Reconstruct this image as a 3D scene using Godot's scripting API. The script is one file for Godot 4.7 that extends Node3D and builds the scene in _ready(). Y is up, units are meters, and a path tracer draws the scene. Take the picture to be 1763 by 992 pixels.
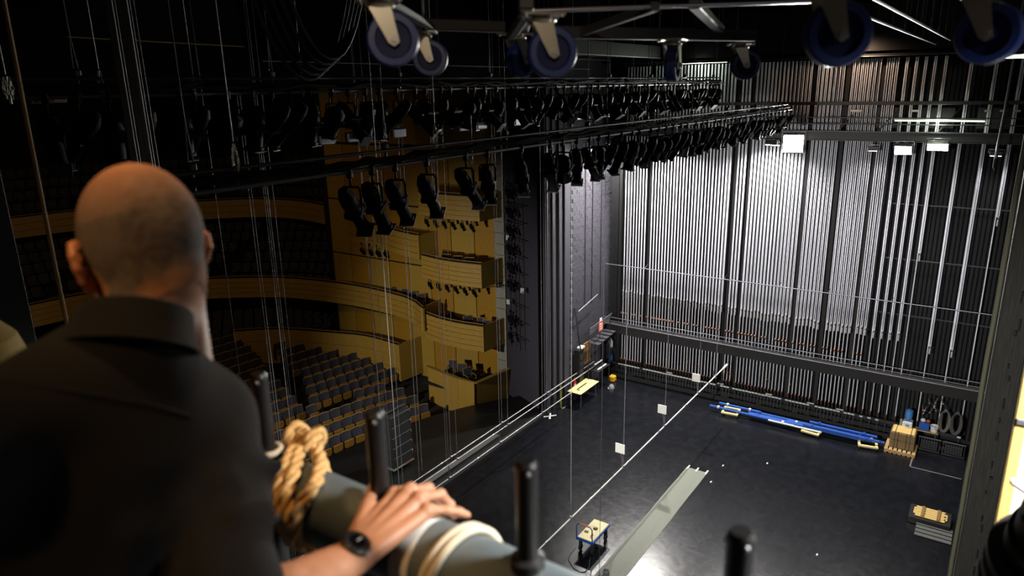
extends Node3D
# A stage house seen from the fly gallery. y is up, metres; the eye is at (0, 14.5, 0). +x runs across the stage to the
# counterweight wall, -z runs downstage to the auditorium.

const EYE := Vector3(0, 14.5, 0)
var taken := {}
var M := {}
var unit_rod: ArrayMesh
var unit_box: ArrayMesh
var rng := RandomNumberGenerator.new()

# ---------------------------------------------------------------- mesh building
class MB:
	var v := PackedVector3Array()
	var n := PackedVector3Array()
	var c := PackedColorArray()
	var ix := PackedInt32Array()
	var colored := false

	func add(p: Vector3, q: Vector3, col := Color.WHITE) -> int:
		v.append(p)
		n.append(q)
		c.append(col)
		return v.size() - 1

	func face(i: int, j: int, k: int):           # wound so that it agrees with its normals; clockwise is the front
		var g := (v[j] - v[i]).cross(v[k] - v[i])
		if g.dot(n[i] + n[j] + n[k]) > 0.0:
			ix.append_array([i, k, j])
		else:
			ix.append_array([i, j, k])

	func quad(a: Vector3, b: Vector3, p: Vector3, d: Vector3, out: Vector3):
		var m := (b - a).cross(p - a)
		if m.length_squared() < 1e-16:
			m = (p - a).cross(d - a)
		m = m.normalized()
		if m.dot(out) < 0.0:
			m = -m
		var i := add(a, m)
		add(b, m)
		add(p, m)
		add(d, m)
		face(i, i + 1, i + 2)
		face(i, i + 2, i + 3)

	func tri(a: Vector3, b: Vector3, p: Vector3, out: Vector3):
		var m := (b - a).cross(p - a).normalized()
		if m.dot(out) < 0.0:
			m = -m
		var i := add(a, m)
		add(b, m)
		add(p, m)
		face(i, i + 1, i + 2)

	func box(at: Vector3, s: Vector3, ch := 0.0, B := Basis()) -> MB:
		var h := s * 0.5
		ch = minf(ch, minf(h.x, minf(h.y, h.z)) * 0.9)
		var f := func(x: float, y: float, z: float, ax: int) -> Vector3:
			var p := Vector3(x * (h.x - (0.0 if ax == 0 else ch)), y * (h.y - (0.0 if ax == 1 else ch)), z * (h.z - (0.0 if ax == 2 else ch)))
			return at + B * p
		for g in [-1.0, 1.0]:
			quad(f.call(g, -1, -1, 0), f.call(g, 1, -1, 0), f.call(g, 1, 1, 0), f.call(g, -1, 1, 0), B * Vector3(g, 0, 0))
			quad(f.call(-1, g, -1, 1), f.call(1, g, -1, 1), f.call(1, g, 1, 1), f.call(-1, g, 1, 1), B * Vector3(0, g, 0))
			quad(f.call(-1, -1, g, 2), f.call(1, -1, g, 2), f.call(1, 1, g, 2), f.call(-1, 1, g, 2), B * Vector3(0, 0, g))
		if ch > 0.0:
			for a in [-1.0, 1.0]:
				for b in [-1.0, 1.0]:
					quad(f.call(a, b, -1, 0), f.call(a, b, 1, 0), f.call(a, b, 1, 1), f.call(a, b, -1, 1), B * Vector3(a, b, 0))
					quad(f.call(a, -1, b, 0), f.call(a, 1, b, 0), f.call(a, 1, b, 2), f.call(a, -1, b, 2), B * Vector3(a, 0, b))
					quad(f.call(-1, a, b, 1), f.call(1, a, b, 1), f.call(1, a, b, 2), f.call(-1, a, b, 2), B * Vector3(0, a, b))
					for g in [-1.0, 1.0]:
						tri(f.call(a, b, g, 0), f.call(a, b, g, 1), f.call(a, b, g, 2), B * Vector3(a, b, g))
		return self

	func tube(pts: Array, r: float, sides := 8, radii := [], closed := false) -> MB:
		var m := pts.size()
		var t0: Vector3 = (pts[1] - pts[0]).normalized()
		var u := t0.cross(Vector3.UP)
		if u.length() < 0.1:
			u = t0.cross(Vector3.RIGHT)
		u = u.normalized()
		var first := v.size()
		for i in m:
			var a: Vector3 = pts[(i - 1 + m) % m] if closed else pts[maxi(i - 1, 0)]
			var b: Vector3 = pts[(i + 1) % m] if closed else pts[mini(i + 1, m - 1)]
			var t := (b - a).normalized()
			u = (u - t * u.dot(t)).normalized()
			var w := t.cross(u)
			var rr: float = radii[i] if radii.size() == m else r
			for k in sides:
				var g := TAU * k / sides
				var d := u * cos(g) + w * sin(g)
				add(pts[i] + d * rr, d)
		for i in (m if closed else m - 1):
			var o := ((i + 1) % m)
			for k in sides:
				var k1 := (k + 1) % sides
				face(first + i * sides + k, first + i * sides + k1, first + o * sides + k1)
				face(first + i * sides + k, first + o * sides + k1, first + o * sides + k)
		if not closed:
			for e in [0, m - 1]:
				var out: Vector3 = (pts[0] - pts[1]).normalized() if e == 0 else (pts[m - 1] - pts[m - 2]).normalized()
				var ce := add(pts[e], out)
				var st := v.size()
				for k in sides:
					add(v[first + e * sides + k], out)
				for k in sides:
					face(ce, st + k, st + (k + 1) % sides)
		return self

	func lathe(prof: Array, xf: Transform3D, sides := 16) -> MB:      # prof: Vector2(radius, height) from one end to the other; hard edges
		for i in prof.size() - 1:
			var a: Vector2 = prof[i]
			var b: Vector2 = prof[i + 1]
			var d := (b - a).normalized()
			var nn := Vector2(d.y, -d.x)
			if a.distance_to(b) < 1e-6:
				continue
			var st := v.size()
			for k in sides:
				var g := TAU * k / sides
				var q := Vector3(cos(g), 0, sin(g))
				var nv := (xf.basis * (q * nn.x + Vector3.UP * nn.y)).normalized()
				add(xf * (q * a.x + Vector3.UP * a.y), nv)
				add(xf * (q * b.x + Vector3.UP * b.y), nv)
			for k in sides:
				var k1 := (k + 1) % sides
				face(st + k * 2, st + k1 * 2, st + k1 * 2 + 1)
				face(st + k * 2, st + k1 * 2 + 1, st + k * 2 + 1)
		return self

	func prism(poly: PackedVector2Array, depth: float, xf: Transform3D) -> MB:   # poly in xy, from z = 0 to depth
		var id := Geometry2D.triangulate_polygon(poly)
		for z in [0.0, depth]:
			var out := xf.basis * Vector3(0, 0, -1.0 if z == 0.0 else 1.0)
			for i in range(0, id.size(), 3):
				tri(xf * Vector3(poly[id[i]].x, poly[id[i]].y, z), xf * Vector3(poly[id[i + 1]].x, poly[id[i + 1]].y, z), xf * Vector3(poly[id[i + 2]].x, poly[id[i + 2]].y, z), out)
		var cw := Geometry2D.is_polygon_clockwise(poly)
		for i in poly.size():
			var a := poly[i]
			var b := poly[(i + 1) % poly.size()]
			var e := b - a
			var o := Vector2(e.y, -e.x) * (-1.0 if cw else 1.0)
			quad(xf * Vector3(a.x, a.y, 0), xf * Vector3(b.x, b.y, 0), xf * Vector3(b.x, b.y, depth), xf * Vector3(a.x, a.y, depth), xf.basis * Vector3(o.x, o.y, 0))
		return self

	func mesh() -> ArrayMesh:
		var a := []
		a.resize(Mesh.ARRAY_MAX)
		a[Mesh.ARRAY_VERTEX] = v
		a[Mesh.ARRAY_NORMAL] = n
		if colored:
			a[Mesh.ARRAY_COLOR] = c
		a[Mesh.ARRAY_INDEX] = ix
		var me := ArrayMesh.new()
		me.add_surface_from_arrays(Mesh.PRIMITIVE_TRIANGLES, a)
		return me

# ---------------------------------------------------------------- objects
func numbered(called: String, parent: Node = self) -> String:
	var key := "%d/%s" % [parent.get_instance_id(), called]
	taken[key] = taken.get(key, -1) + 1
	return called if taken[key] == 0 else "%s_%03d" % [called, taken[key]]

func tag(o: Node, label: String, category: String, group := "") -> Node:
	o.set_meta("label", label)
	o.set_meta("category", category)
	if group:
		o.set_meta("group", group)
	return o

func thing(called: String, label: String, category: String, at := Vector3.ZERO, turn := 0.0, group := "") -> Node3D:
	var o := Node3D.new()
	o.name = numbered(called)
	add_child(o)
	o.position = at
	o.rotation.y = turn
	tag(o, label, category, group)
	return o

func obj(called: String, mesh: Variant, m: Material, parent: Node = self, xf := Transform3D()) -> MeshInstance3D:
	var o := MeshInstance3D.new()
	o.mesh = mesh.mesh() if mesh is MB else mesh
	o.material_override = m
	o.name = numbered(called, parent)
	o.transform = xf
	parent.add_child(o)
	return o

func struct(called: String, mesh: Variant, m: Material, parent: Node = self) -> MeshInstance3D:
	var o := obj(called, mesh, m, parent)
	if parent == self:
		o.set_meta("kind", "structure")
	return o

func stuff(o: Node) -> Node:
	o.set_meta("kind", "stuff")
	return o

func copy(src: Node3D, at: Vector3, turn: float, label: String, group := "") -> Node3D:
	var o: Node3D = src.duplicate()
	o.name = numbered(str(src.name).trim_suffix("_proto"))
	add_child(o)
	o.position = at
	o.rotation.y = turn
	o.set_meta("label", label)
	if group:
		o.set_meta("group", group)
	return o

func rod_xf(a: Vector3, b: Vector3, r: float) -> Transform3D:        # for the unit rod: radius 1, from y = 0 to 1
	var d := b - a
	var y := d.normalized()
	var x := y.cross(Vector3.FORWARD)
	if x.length() < 0.05:
		x = y.cross(Vector3.RIGHT)
	x = x.normalized()
	return Transform3D(Basis(x * r, d, x.cross(y) * r), a)

func rod(called: String, a: Vector3, b: Vector3, r: float, m: Material, parent: Node = self) -> MeshInstance3D:
	return obj(called, unit_rod, m, parent, rod_xf(a, b, r))

func blk(called: String, at: Vector3, s: Vector3, m: Material, parent: Node = self, ch := 0.0) -> MeshInstance3D:
	return obj(called, MB.new().box(at, s, ch), m, parent)

func ordinal(i: int) -> String:
	var w := ["first", "second", "third", "fourth", "fifth", "sixth", "seventh", "eighth", "ninth", "tenth", "eleventh", "twelfth"]
	if i < w.size():
		return w[i]
	var k := i + 1
	var s := "th"
	if k % 100 < 11 or k % 100 > 13:
		s = {1: "st", 2: "nd", 3: "rd"}.get(k % 10, "th")
	return str(k) + s

func look(right_down: Basis, at: Vector3) -> Transform3D:
	return Transform3D(right_down, at)

# a basis whose y axis runs along d
func along(d: Vector3) -> Basis:
	var y := d.normalized()
	var x := y.cross(Vector3.FORWARD)
	if x.length() < 0.05:
		x = y.cross(Vector3.RIGHT)
	x = x.normalized()
	return Basis(x, y, x.cross(y))

# ---------------------------------------------------------------- materials
func mk(key: String, col: Color, rough := 0.7, metal := 0.0, spec := 0.5) -> StandardMaterial3D:
	var m := StandardMaterial3D.new()
	m.resource_name = key
	m.albedo_color = col
	m.roughness = rough
	m.metallic = metal
	m.metallic_specular = spec
	M[key] = m
	return m

func noise_img(size: int, freq: float, seed_: int, octaves := 4) -> Image:
	var f := FastNoiseLite.new()
	f.seed = seed_
	f.frequency = freq
	f.fractal_octaves = octaves
	return f.get_seamless_image(size, size)

# a texture that runs between two colours by noise, stretched along one way by sy
func two_tone(size: int, a: Color, b: Color, freq: float, seed_: int, sx := 1, sy := 1, gamma := 1.0) -> ImageTexture:
	var src := noise_img(size, freq, seed_)
	var im := Image.create(size, size, true, Image.FORMAT_RGB8)
	for y in size:
		for x in size:
			var k := src.get_pixel(posmod(x * sx, size), posmod(y * sy, size)).r
			im.set_pixel(x, y, a.lerp(b, pow(clampf(k, 0.0, 1.0), gamma)))
	im.generate_mipmaps()
	return ImageTexture.create_from_image(im)

func tri_tex(m: StandardMaterial3D, tex: Texture2D, scale: Vector3, world := true):
	m.albedo_texture = tex
	m.albedo_color = Color.WHITE
	m.uv1_triplanar = true
	m.uv1_world_triplanar = world
	m.uv1_scale = scale

func bump(m: StandardMaterial3D, freq: float, seed_: int, strength: float, size := 256):
	var im := noise_img(size, freq, seed_)
	im.convert(Image.FORMAT_RGBA8)
	im.bump_map_to_normal_map(strength)
	im.generate_mipmaps()
	m.normal_enabled = true
	m.normal_texture = ImageTexture.create_from_image(im)
	m.normal_scale = 1.0

func glow(key: String, col: Color, energy: float) -> StandardMaterial3D:
	var m := mk(key, col, 0.5)
	m.emission_enabled = true
	m.emission = col
	m.emission_energy_multiplier = energy
	return m

func scuffed_floor() -> ImageTexture:
	# worn black paint: grey scuffs, long scratches, dusty patches
	var size := 1024
	var src := noise_img(size, 0.008, 5, 5)
	var fine := noise_img(size, 0.15, 6, 3)
	var im := Image.create(size, size, true, Image.FORMAT_RGB8)
	for y in size:
		for x in size:
			var k := src.get_pixel(x, y).r
			var g := fine.get_pixel(x, y).r
			var s := 0.062 + 0.035 * pow(k, 2.0) + 0.03 * maxf(0.0, g - 0.62)
			im.set_pixel(x, y, Color(s * 0.9, s * 0.97, s * 1.2))
	rng.seed = 77
	for i in 260:
		var p := Vector2(rng.randf() * size, rng.randf() * size)
		var d := Vector2.from_angle(rng.randf() * TAU)
		var bend := rng.randf_range(-0.02, 0.02)
		var lum := rng.randf_range(0.12, 0.2)
		for k in int(rng.randf_range(10, 130)):
			im.set_pixel(posmod(int(p.x), size), posmod(int(p.y), size), Color(lum, lum, lum * 1.05))
			p += d
			d = d.rotated(bend)
	im.generate_mipmaps()
	return ImageTexture.create_from_image(im)

func roughness_tex(freq: float, lo: float, hi: float, seed_: int) -> ImageTexture:
	return two_tone(512, Color(lo, lo, lo), Color(hi, hi, hi), freq, seed_)

func materials():
	var m := mk("stage_floor", Color.WHITE, 1.0)
	tri_tex(m, scuffed_floor(), Vector3(0.21, 0.21, 0.21))
	m.roughness_texture = roughness_tex(0.03, 0.2, 0.28, 8)
	m.metallic_specular = 0.38
	bump(m, 0.06, 9, 1.2)
	m.normal_scale = 0.06
	mk("black_paint", Color(0.035, 0.035, 0.04), 0.75)
	mk("black_metal", Color(0.09, 0.09, 0.095), 0.5)
	mk("lantern_black", Color(0.075, 0.075, 0.08), 0.6, 0.0, 0.2)
	mk("batten_steel", Color(0.3, 0.3, 0.32), 0.5, 0.4)
	mk("black_satin", Color(0.07, 0.07, 0.075), 0.42)
	mk("cable_black", Color(0.05, 0.05, 0.055), 0.8, 0.0, 0.15)
	mk("black_cloth", Color(0.02, 0.02, 0.022), 0.95, 0, 0.2)
	mk("rubber", Color(0.03, 0.03, 0.03), 0.8)
	mk("steel", Color(0.62, 0.62, 0.66), 0.38, 0.85)
	mk("zinc", Color(0.7, 0.68, 0.62), 0.34, 0.9)
	mk("dull_steel", Color(0.4, 0.4, 0.43), 0.5, 0.6)
	mk("wire", Color(0.62, 0.62, 0.62), 0.45, 0.4)
	mk("dark_wire", Color(0.2, 0.2, 0.2), 0.5, 0.4)
	mk("cable_grey", Color(0.4, 0.385, 0.37), 0.7)
	mk("arbor_end", Color(0.55, 0.55, 0.56), 0.6)
	mk("hand_line", Color(0.82, 0.82, 0.85), 0.7)
	mk("arbor_rod", Color(0.78, 0.78, 0.83), 0.5, 0.2)
	mk("white_paint", Color(0.8, 0.8, 0.78), 0.6)
	mk("card", Color(0.75, 0.75, 0.73), 0.8)
	mk("orange", Color(0.62, 0.31, 0.15), 0.6)
	mk("brown_handle", Color(0.46, 0.27, 0.19), 0.6)
	mk("yellow", Color(0.75, 0.55, 0.08), 0.6)
	mk("red", Color(0.5, 0.04, 0.03), 0.35)
	mk("blue_paint", Color(0.09, 0.27, 0.58), 0.45)
	mk("blue_tyre", Color(0.08, 0.15, 0.36), 0.4)
	mk("blue_hub", Color(0.04, 0.08, 0.24), 0.5, 0.0, 0.3)
	mk("grey_paint", Color(0.24, 0.24, 0.265), 0.5, 0.2)
	mk("gallery_paint", Color(0.12, 0.125, 0.13), 0.6)
	mk("grey_plastic", Color(0.45, 0.46, 0.48), 0.5)
	mk("cooler_white", Color(0.7, 0.73, 0.75), 0.45)
	m = mk("bottle_water", Color(0.25, 0.45, 0.7, 1), 0.15)
	mk("tan_board", Color(0.45, 0.33, 0.17), 0.7)
	mk("pale_wood", Color(0.74, 0.62, 0.36), 0.65)
	mk("cream_top", Color(0.78, 0.72, 0.5), 0.5)
	mk("sign_pink", Color(0.75, 0.35, 0.3), 0.6)
	mk("dark_grey", Color(0.11, 0.115, 0.12), 0.65)
	mk("navy_cloth", Color(0.03, 0.035, 0.08), 0.9)
	mk("coil_grey", Color(0.38, 0.36, 0.34), 0.8)
	m = mk("marley", Color.WHITE, 0.62)
	tri_tex(m, two_tone(512, Color(0.37, 0.385, 0.34), Color(0.43, 0.445, 0.39), 0.05, 12), Vector3(0.5, 0.5, 0.5))
	m = mk("block", Color.WHITE, 0.72)
	tri_tex(m, two_tone(256, Color(0.15, 0.145, 0.175), Color(0.21, 0.2, 0.24), 0.03, 21), Vector3(0.6, 0.6, 0.6))
	bump(m, 0.2, 22, 0.8)
	m = mk("wall_dark", Color.WHITE, 0.85)
	tri_tex(m, two_tone(256, Color(0.03, 0.03, 0.042), Color(0.075, 0.075, 0.095), 0.03, 23), Vector3(0.3, 0.3, 0.3))
	m = mk("reveal", Color.WHITE, 0.85)
	tri_tex(m, two_tone(256, Color(0.19, 0.175, 0.21), Color(0.24, 0.225, 0.26), 0.05, 25), Vector3(0.5, 0.5, 0.5))
	m = mk("wood", Color.WHITE, 0.55)
	tri_tex(m, two_tone(512, Color(0.6, 0.46, 0.17), Color(0.72, 0.58, 0.25), 0.012, 31, 1, 7), Vector3(0.5, 0.5, 0.5))
	m = mk("wood_upright", Color.WHITE, 0.55)
	tri_tex(m, two_tone(512, Color(0.6, 0.48, 0.17), Color(0.73, 0.59, 0.24), 0.012, 33, 7, 1), Vector3(0.5, 0.5, 0.5))
	m = mk("wood_deep", Color.WHITE, 0.5)
	tri_tex(m, two_tone(512, Color(0.58, 0.42, 0.1), Color(0.7, 0.52, 0.13), 0.012, 35, 7, 1), Vector3(0.5, 0.5, 0.5))
	mk("wood_edge", Color(0.62, 0.5, 0.25), 0.5)
	mk("seat_wood", Color(0.6, 0.43, 0.15), 0.5)
	mk("stone", Color(0.55, 0.53, 0.47), 0.8)
	m = mk("seat_cloth", Color(0.24, 0.23, 0.26), 0.9)
	bump(m, 0.3, 41, 1.5)
	m.uv1_triplanar = true
	mk("carpet", Color(0.06, 0.055, 0.055), 0.95)
	mk("house_dark", Color(0.09, 0.075, 0.06), 0.9)
	m = mk("pipe_paint", Color.WHITE, 0.42)
	tri_tex(m, two_tone(256, Color(0.29, 0.325, 0.34), Color(0.325, 0.36, 0.375), 0.02, 51), Vector3(2, 2, 2))
	m = mk("column_paint", Color.WHITE, 0.8)
	tri_tex(m, two_tone(512, Color(0.1, 0.1, 0.09), Color(0.21, 0.21, 0.18), 0.02, 52, 6, 1), Vector3(1.2, 0.35, 1.2))
	m = mk("manila", Color.WHITE, 0.85)
	tri_tex(m, two_tone(256, Color(0.62, 0.47, 0.27), Color(0.85, 0.7, 0.47), 0.06, 53), Vector3(6, 6, 6))
	mk("white_rope", Color(0.68, 0.64, 0.56), 0.8)
	mk("tan_rope", Color(0.45, 0.34, 0.18), 0.85)
	m = mk("pallet_wood", Color.WHITE, 0.75)
	tri_tex(m, two_tone(256, Color(0.5, 0.4, 0.24), Color(0.72, 0.6, 0.4), 0.03, 55, 1, 5), Vector3(1, 1, 1))
	mk("carton", Color(0.42, 0.34, 0.22), 0.8)
	mk("grey_rubber", Color(0.3, 0.3, 0.29), 0.8)
	mk("olive_pad", Color(0.5, 0.4, 0.08), 0.8)
	mk("green_tag", Color(0.03, 0.3, 0.12), 0.6)
	m = mk("shirt", Color.WHITE, 0.9, 0, 0.3)
	tri_tex(m, two_tone(256, Color(0.05, 0.052, 0.062), Color(0.075, 0.077, 0.09), 0.4, 61), Vector3(4, 4, 4))
	m.rim_enabled = true
	m.rim = 0.04
	m = mk("skin", Color.WHITE, 0.52, 0, 0.45)
	m.vertex_color_use_as_albedo = true
	m.subsurf_scatter_enabled = true
	m.subsurf_scatter_strength = 0.08
	m = mk("hair", Color.WHITE, 0.8, 0, 0.3)
	m.vertex_color_use_as_albedo = true
	mk("watch_black", Color(0.02, 0.02, 0.022), 0.4)
	mk("watch_glass", Color(0.03, 0.03, 0.05), 0.06)
	glow("flood_glow", Color(1.0, 0.99, 0.95), 60.0)
	glow("dim_glow", Color(1.0, 0.99, 0.95), 3.0)
	glow("tube_glow", Color(0.95, 1.0, 0.9), 3.5)
	glow("warm_glow", Color(1.0, 0.75, 0.45), 4.0)

# ---------------------------------------------------------------- the scene
func _ready():
	# camera
	var cam := Camera3D.new()
	cam.name = "camera"
	cam.transform = Transform3D(Basis(Vector3(0.566235, -0.019781, 0.824006), Vector3(0.235301, 0.961989, -0.1386), Vector3(-0.789944, 0.27237, 0.549366)), EYE)
	var at := CameraAttributesPhysical.new()
	at.frustum_focal_length = 29.483
	at.frustum_focus_distance = 24.0
	at.frustum_near = 0.05
	at.frustum_far = 200.0
	at.exposure_aperture = 3.6
	cam.attributes = at
	add_child(cam)
	cam.current = true
	# air and exposure
	var we := WorldEnvironment.new()
	we.name = "environment"
	var e := Environment.new()
	e.background_mode = Environment.BG_COLOR
	e.background_color = Color(0, 0, 0)
	e.tonemap_mode = Environment.TONE_MAPPER_LINEAR
	e.tonemap_exposure = 1.0
	e.sdfgi_enabled = true
	e.ssao_enabled = true
	e.ssil_enabled = true
	we.environment = e
	add_child(we)
	# shared shapes
	unit_rod = MB.new().tube([Vector3.ZERO, Vector3.UP], 1.0, 8).mesh()
	unit_box = MB.new().box(Vector3.ZERO, Vector3.ONE).mesh()
	materials()
	# large structure
	stage_shell()
	counterweight_wall()
	galleries()
	house_shell()
	house_tiers()
	# lamps that light the place
	work_lamps()
	# objects
	house_seats()
	box_chairs()
	line_sets()
	battens()
	electrics()
	boom_lights()
	stage_things()
	hanging_things()
	foreground()
	caster_frame()
	person()

func solid(called: String, lo: Vector3, hi: Vector3, m: Material, parent: Node = self) -> MeshInstance3D:
	return struct(called, MB.new().box((lo + hi) * 0.5, hi - lo), m, parent)

# ---------------------------------------------------------------- stage house
func stage_shell():
	var fl := solid("floor", Vector3(-3, -0.4, -16.2), Vector3(31.9, -0.02, 1.6), M.black_paint)
	rng.seed = 3
	var nx := 14
	for i in nx:
		for j in 14:
			var x0 := -2.6 + i * 2.44
			var z0 := -15.85 + j * 1.22
			var x1 := minf(x0 + 2.437, 31.6)
			var z1 := minf(z0 + 1.217, 1.2)
			struct("deck_panel", MB.new().box(Vector3((x0 + x1) / 2, -0.012 + rng.randf_range(-0.0004, 0.0004), (z0 + z1) / 2), Vector3(x1 - x0, 0.024, z1 - z0)), M.stage_floor, fl)
	# the counterweight wall, the back wall and the wall behind the gallery
	solid("wall_east", Vector3(31.6, -0.4, -16.6), Vector3(32.0, 24, 1.9), M.wall_dark)
	solid("wall_south", Vector3(-3.2, -0.4, 1.5), Vector3(31.6, 24, 1.9), M.wall_dark)
	solid("wall_west", Vector3(-3.4, -0.4, -16.6), Vector3(-3.0, 24, 1.9), M.wall_dark)
	solid("ceiling", Vector3(-3.4, 24, -16.6), Vector3(32.0, 24.4, 1.9), M.black_paint)
	# proscenium wall: masonry beside the opening, header above it
	var w := solid("wall_north", Vector3(27.0, -0.4, -16.5), Vector3(31.6, 24, -15.9), M.wall_dark)
	solid("header", Vector3(-3.0, 14.6, -16.5), Vector3(27.0, 24, -15.9), M.black_cloth, w)
	solid("near_side", Vector3(-3.0, -0.4, -16.5), Vector3(5.4, 14.6, -15.9), M.black_paint, w)
	solid("edge", Vector3(25.45, -0.4, -16.3), Vector3(27.0, 14.6, -15.92), M.black_cloth, w)
	for x in [25.5, 25.95, 26.5]:
		struct("guide", MB.new().box(Vector3(x, 7.2, -15.86), Vector3(0.07, 14.6, 0.1), 0.01), M.dark_grey if x > 25.6 else M.grey_paint, w)
	struct("steel_strip", MB.new().box(Vector3(27.25, 6.0, -15.86), Vector3(0.5, 12.2, 0.06), 0.01), M.grey_paint, w)
	var rest := MB.new()
	rng.seed = 9
	for r in 74:
		for k in 11:
			var x := 27.55 + k * 0.4 + (0.2 if r % 2 == 1 else 0.0)
			var wd := 0.397 if x < 31.2 else 31.6 - x
			if wd < 0.1:
				continue
			var c := Vector3(x + wd / 2.0, 0.1 + r * 0.2, -15.885 + rng.randf_range(-0.006, 0.008))
			var s := Vector3(wd, 0.194, 0.07)
			if r >= 28 and r < 55:
				struct("block", MB.new().box(c, s, 0.008), M.block, w)
			else:
				rest.box(c, s, 0.0)
	stuff(struct("far_blocks", rest, M.block, w))
	# conduits on the masonry
	for x in [28.9, 29.6, 30.5]:
		rod("conduit", Vector3(x, 4.2, -15.82), Vector3(x, 14.5, -15.82), 0.018, M.dark_grey, w)
	# steel column at the end of the back wall, with a pipe down its edge
	var col := struct("column_back", MB.new().box(Vector3(6.15, 8.0, 0.22), Vector3(0.3, 17, 0.2), 0.012), M.column_paint)
	struct("flange", MB.new().box(Vector3(6.02, 8.0, 0.205), Vector3(0.03, 17, 0.02)), M.black_paint, col)
	struct("flange", MB.new().box(Vector3(6.3, 8.0, 0.5), Vector3(0.05, 17, 0.45), 0.01), M.column_paint, col)
	var pipe_pts := []
	rng.seed = 14
	for k in 24:
		pipe_pts.append(Vector3(6.0 + rng.randf_range(-0.004, 0.004), 9.5 + k * 0.25, 0.095 + rng.randf_range(-0.003, 0.003)))
	struct("edge_pipe", MB.new().tube(pipe_pts, 0.017, 8), mk("edge_pipe", Color(0.36, 0.36, 0.28), 0.7), col)
	for k in 34:
		var yy := 9.8 + k * 0.16 + rng.randf_range(-0.05, 0.05)
		struct("chip", MB.new().box(Vector3(5.995, yy, 0.235 + rng.randf_range(-0.012, 0.012)), Vector3(0.012, rng.randf_range(0.02, 0.09), rng.randf_range(0.008, 0.018)), 0.002), M.black_paint, col)
	# steel column on the left of the gallery
	var cl := struct("column_left", MB.new().box(Vector3(1.66, 14.6, -5.6), Vector3(0.3, 4.4, 0.02), 0.003), M.dark_grey)
	struct("web", MB.new().box(Vector3(1.56, 14.6, -5.3), Vector3(0.05, 4.4, 0.5), 0.003), mk("left_column", Color(0.1, 0.13, 0.115), 0.7), cl)
	struct("flange", MB.new().box(Vector3(1.62, 14.6, -5.0), Vector3(0.34, 4.4, 0.03), 0.003), M.left_column, cl)
	# the fly floor underfoot
	solid("floor_gallery", Vector3(-3.0, 12.45, -15.9), Vector3(0.95, 12.66, 1.5), M.dark_grey)

func counterweight_wall():
	var w: Node = get_node("wall_east")
	var guides := MB.new()
	for k in 112:
		guides.box(Vector3(31.57, 7.9, -15.4 + k * 0.15), Vector3(0.05, 15.0, 0.04))
	stuff(struct("guide_rail", guides, M.cable_black, w))
	for z in [-15.25, -13.68, -11.5, -9.72, -9.12, -6.76, -5.54, -4.32]:
		struct("post", MB.new().box(Vector3(31.5, 7.9, z), Vector3(0.16, 15.4, 0.16), 0.01), M.black_paint, w)
	for y in [5.3, 7.6, 9.8]:
		struct("wall_angle", MB.new().box(Vector3(31.44, y, -1.2), Vector3(0.04, 0.05, 4.6), 0.004), M.black_metal, w)
	# pipe across the face of the arbors
	var p := thing("spreader_pipe", "thin grey pipe running level across the whole counterweight wall above the middle gallery", "pipe", Vector3(30.95, 5.93, -16.0))
	rod("pipe", Vector3(0, 0, 0.2), Vector3(0, 0, 16.4), 0.022, M.dull_steel, p)
	for z in [2.3, 6.2, 8.6, 10.6, 13.0]:
		rod("bracket", Vector3(0, 0, z), Vector3(0.5, 0.25, z + 0.1), 0.014, M.black_metal, p)

func railing(parent: Node, x: float, y0: float, ys: Array, z0: float, z1: float, step: float, m: Material, r := 0.02):
	for y in ys:
		rod("rail", Vector3(x, y, z0), Vector3(x, y, z1), r, m, parent)
	var z := z0
	while z <= z1 + 0.01:
		rod("baluster", Vector3(x, y0, z), Vector3(x, ys.max(), z), r * 0.9, m, parent)
		z += step

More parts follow.
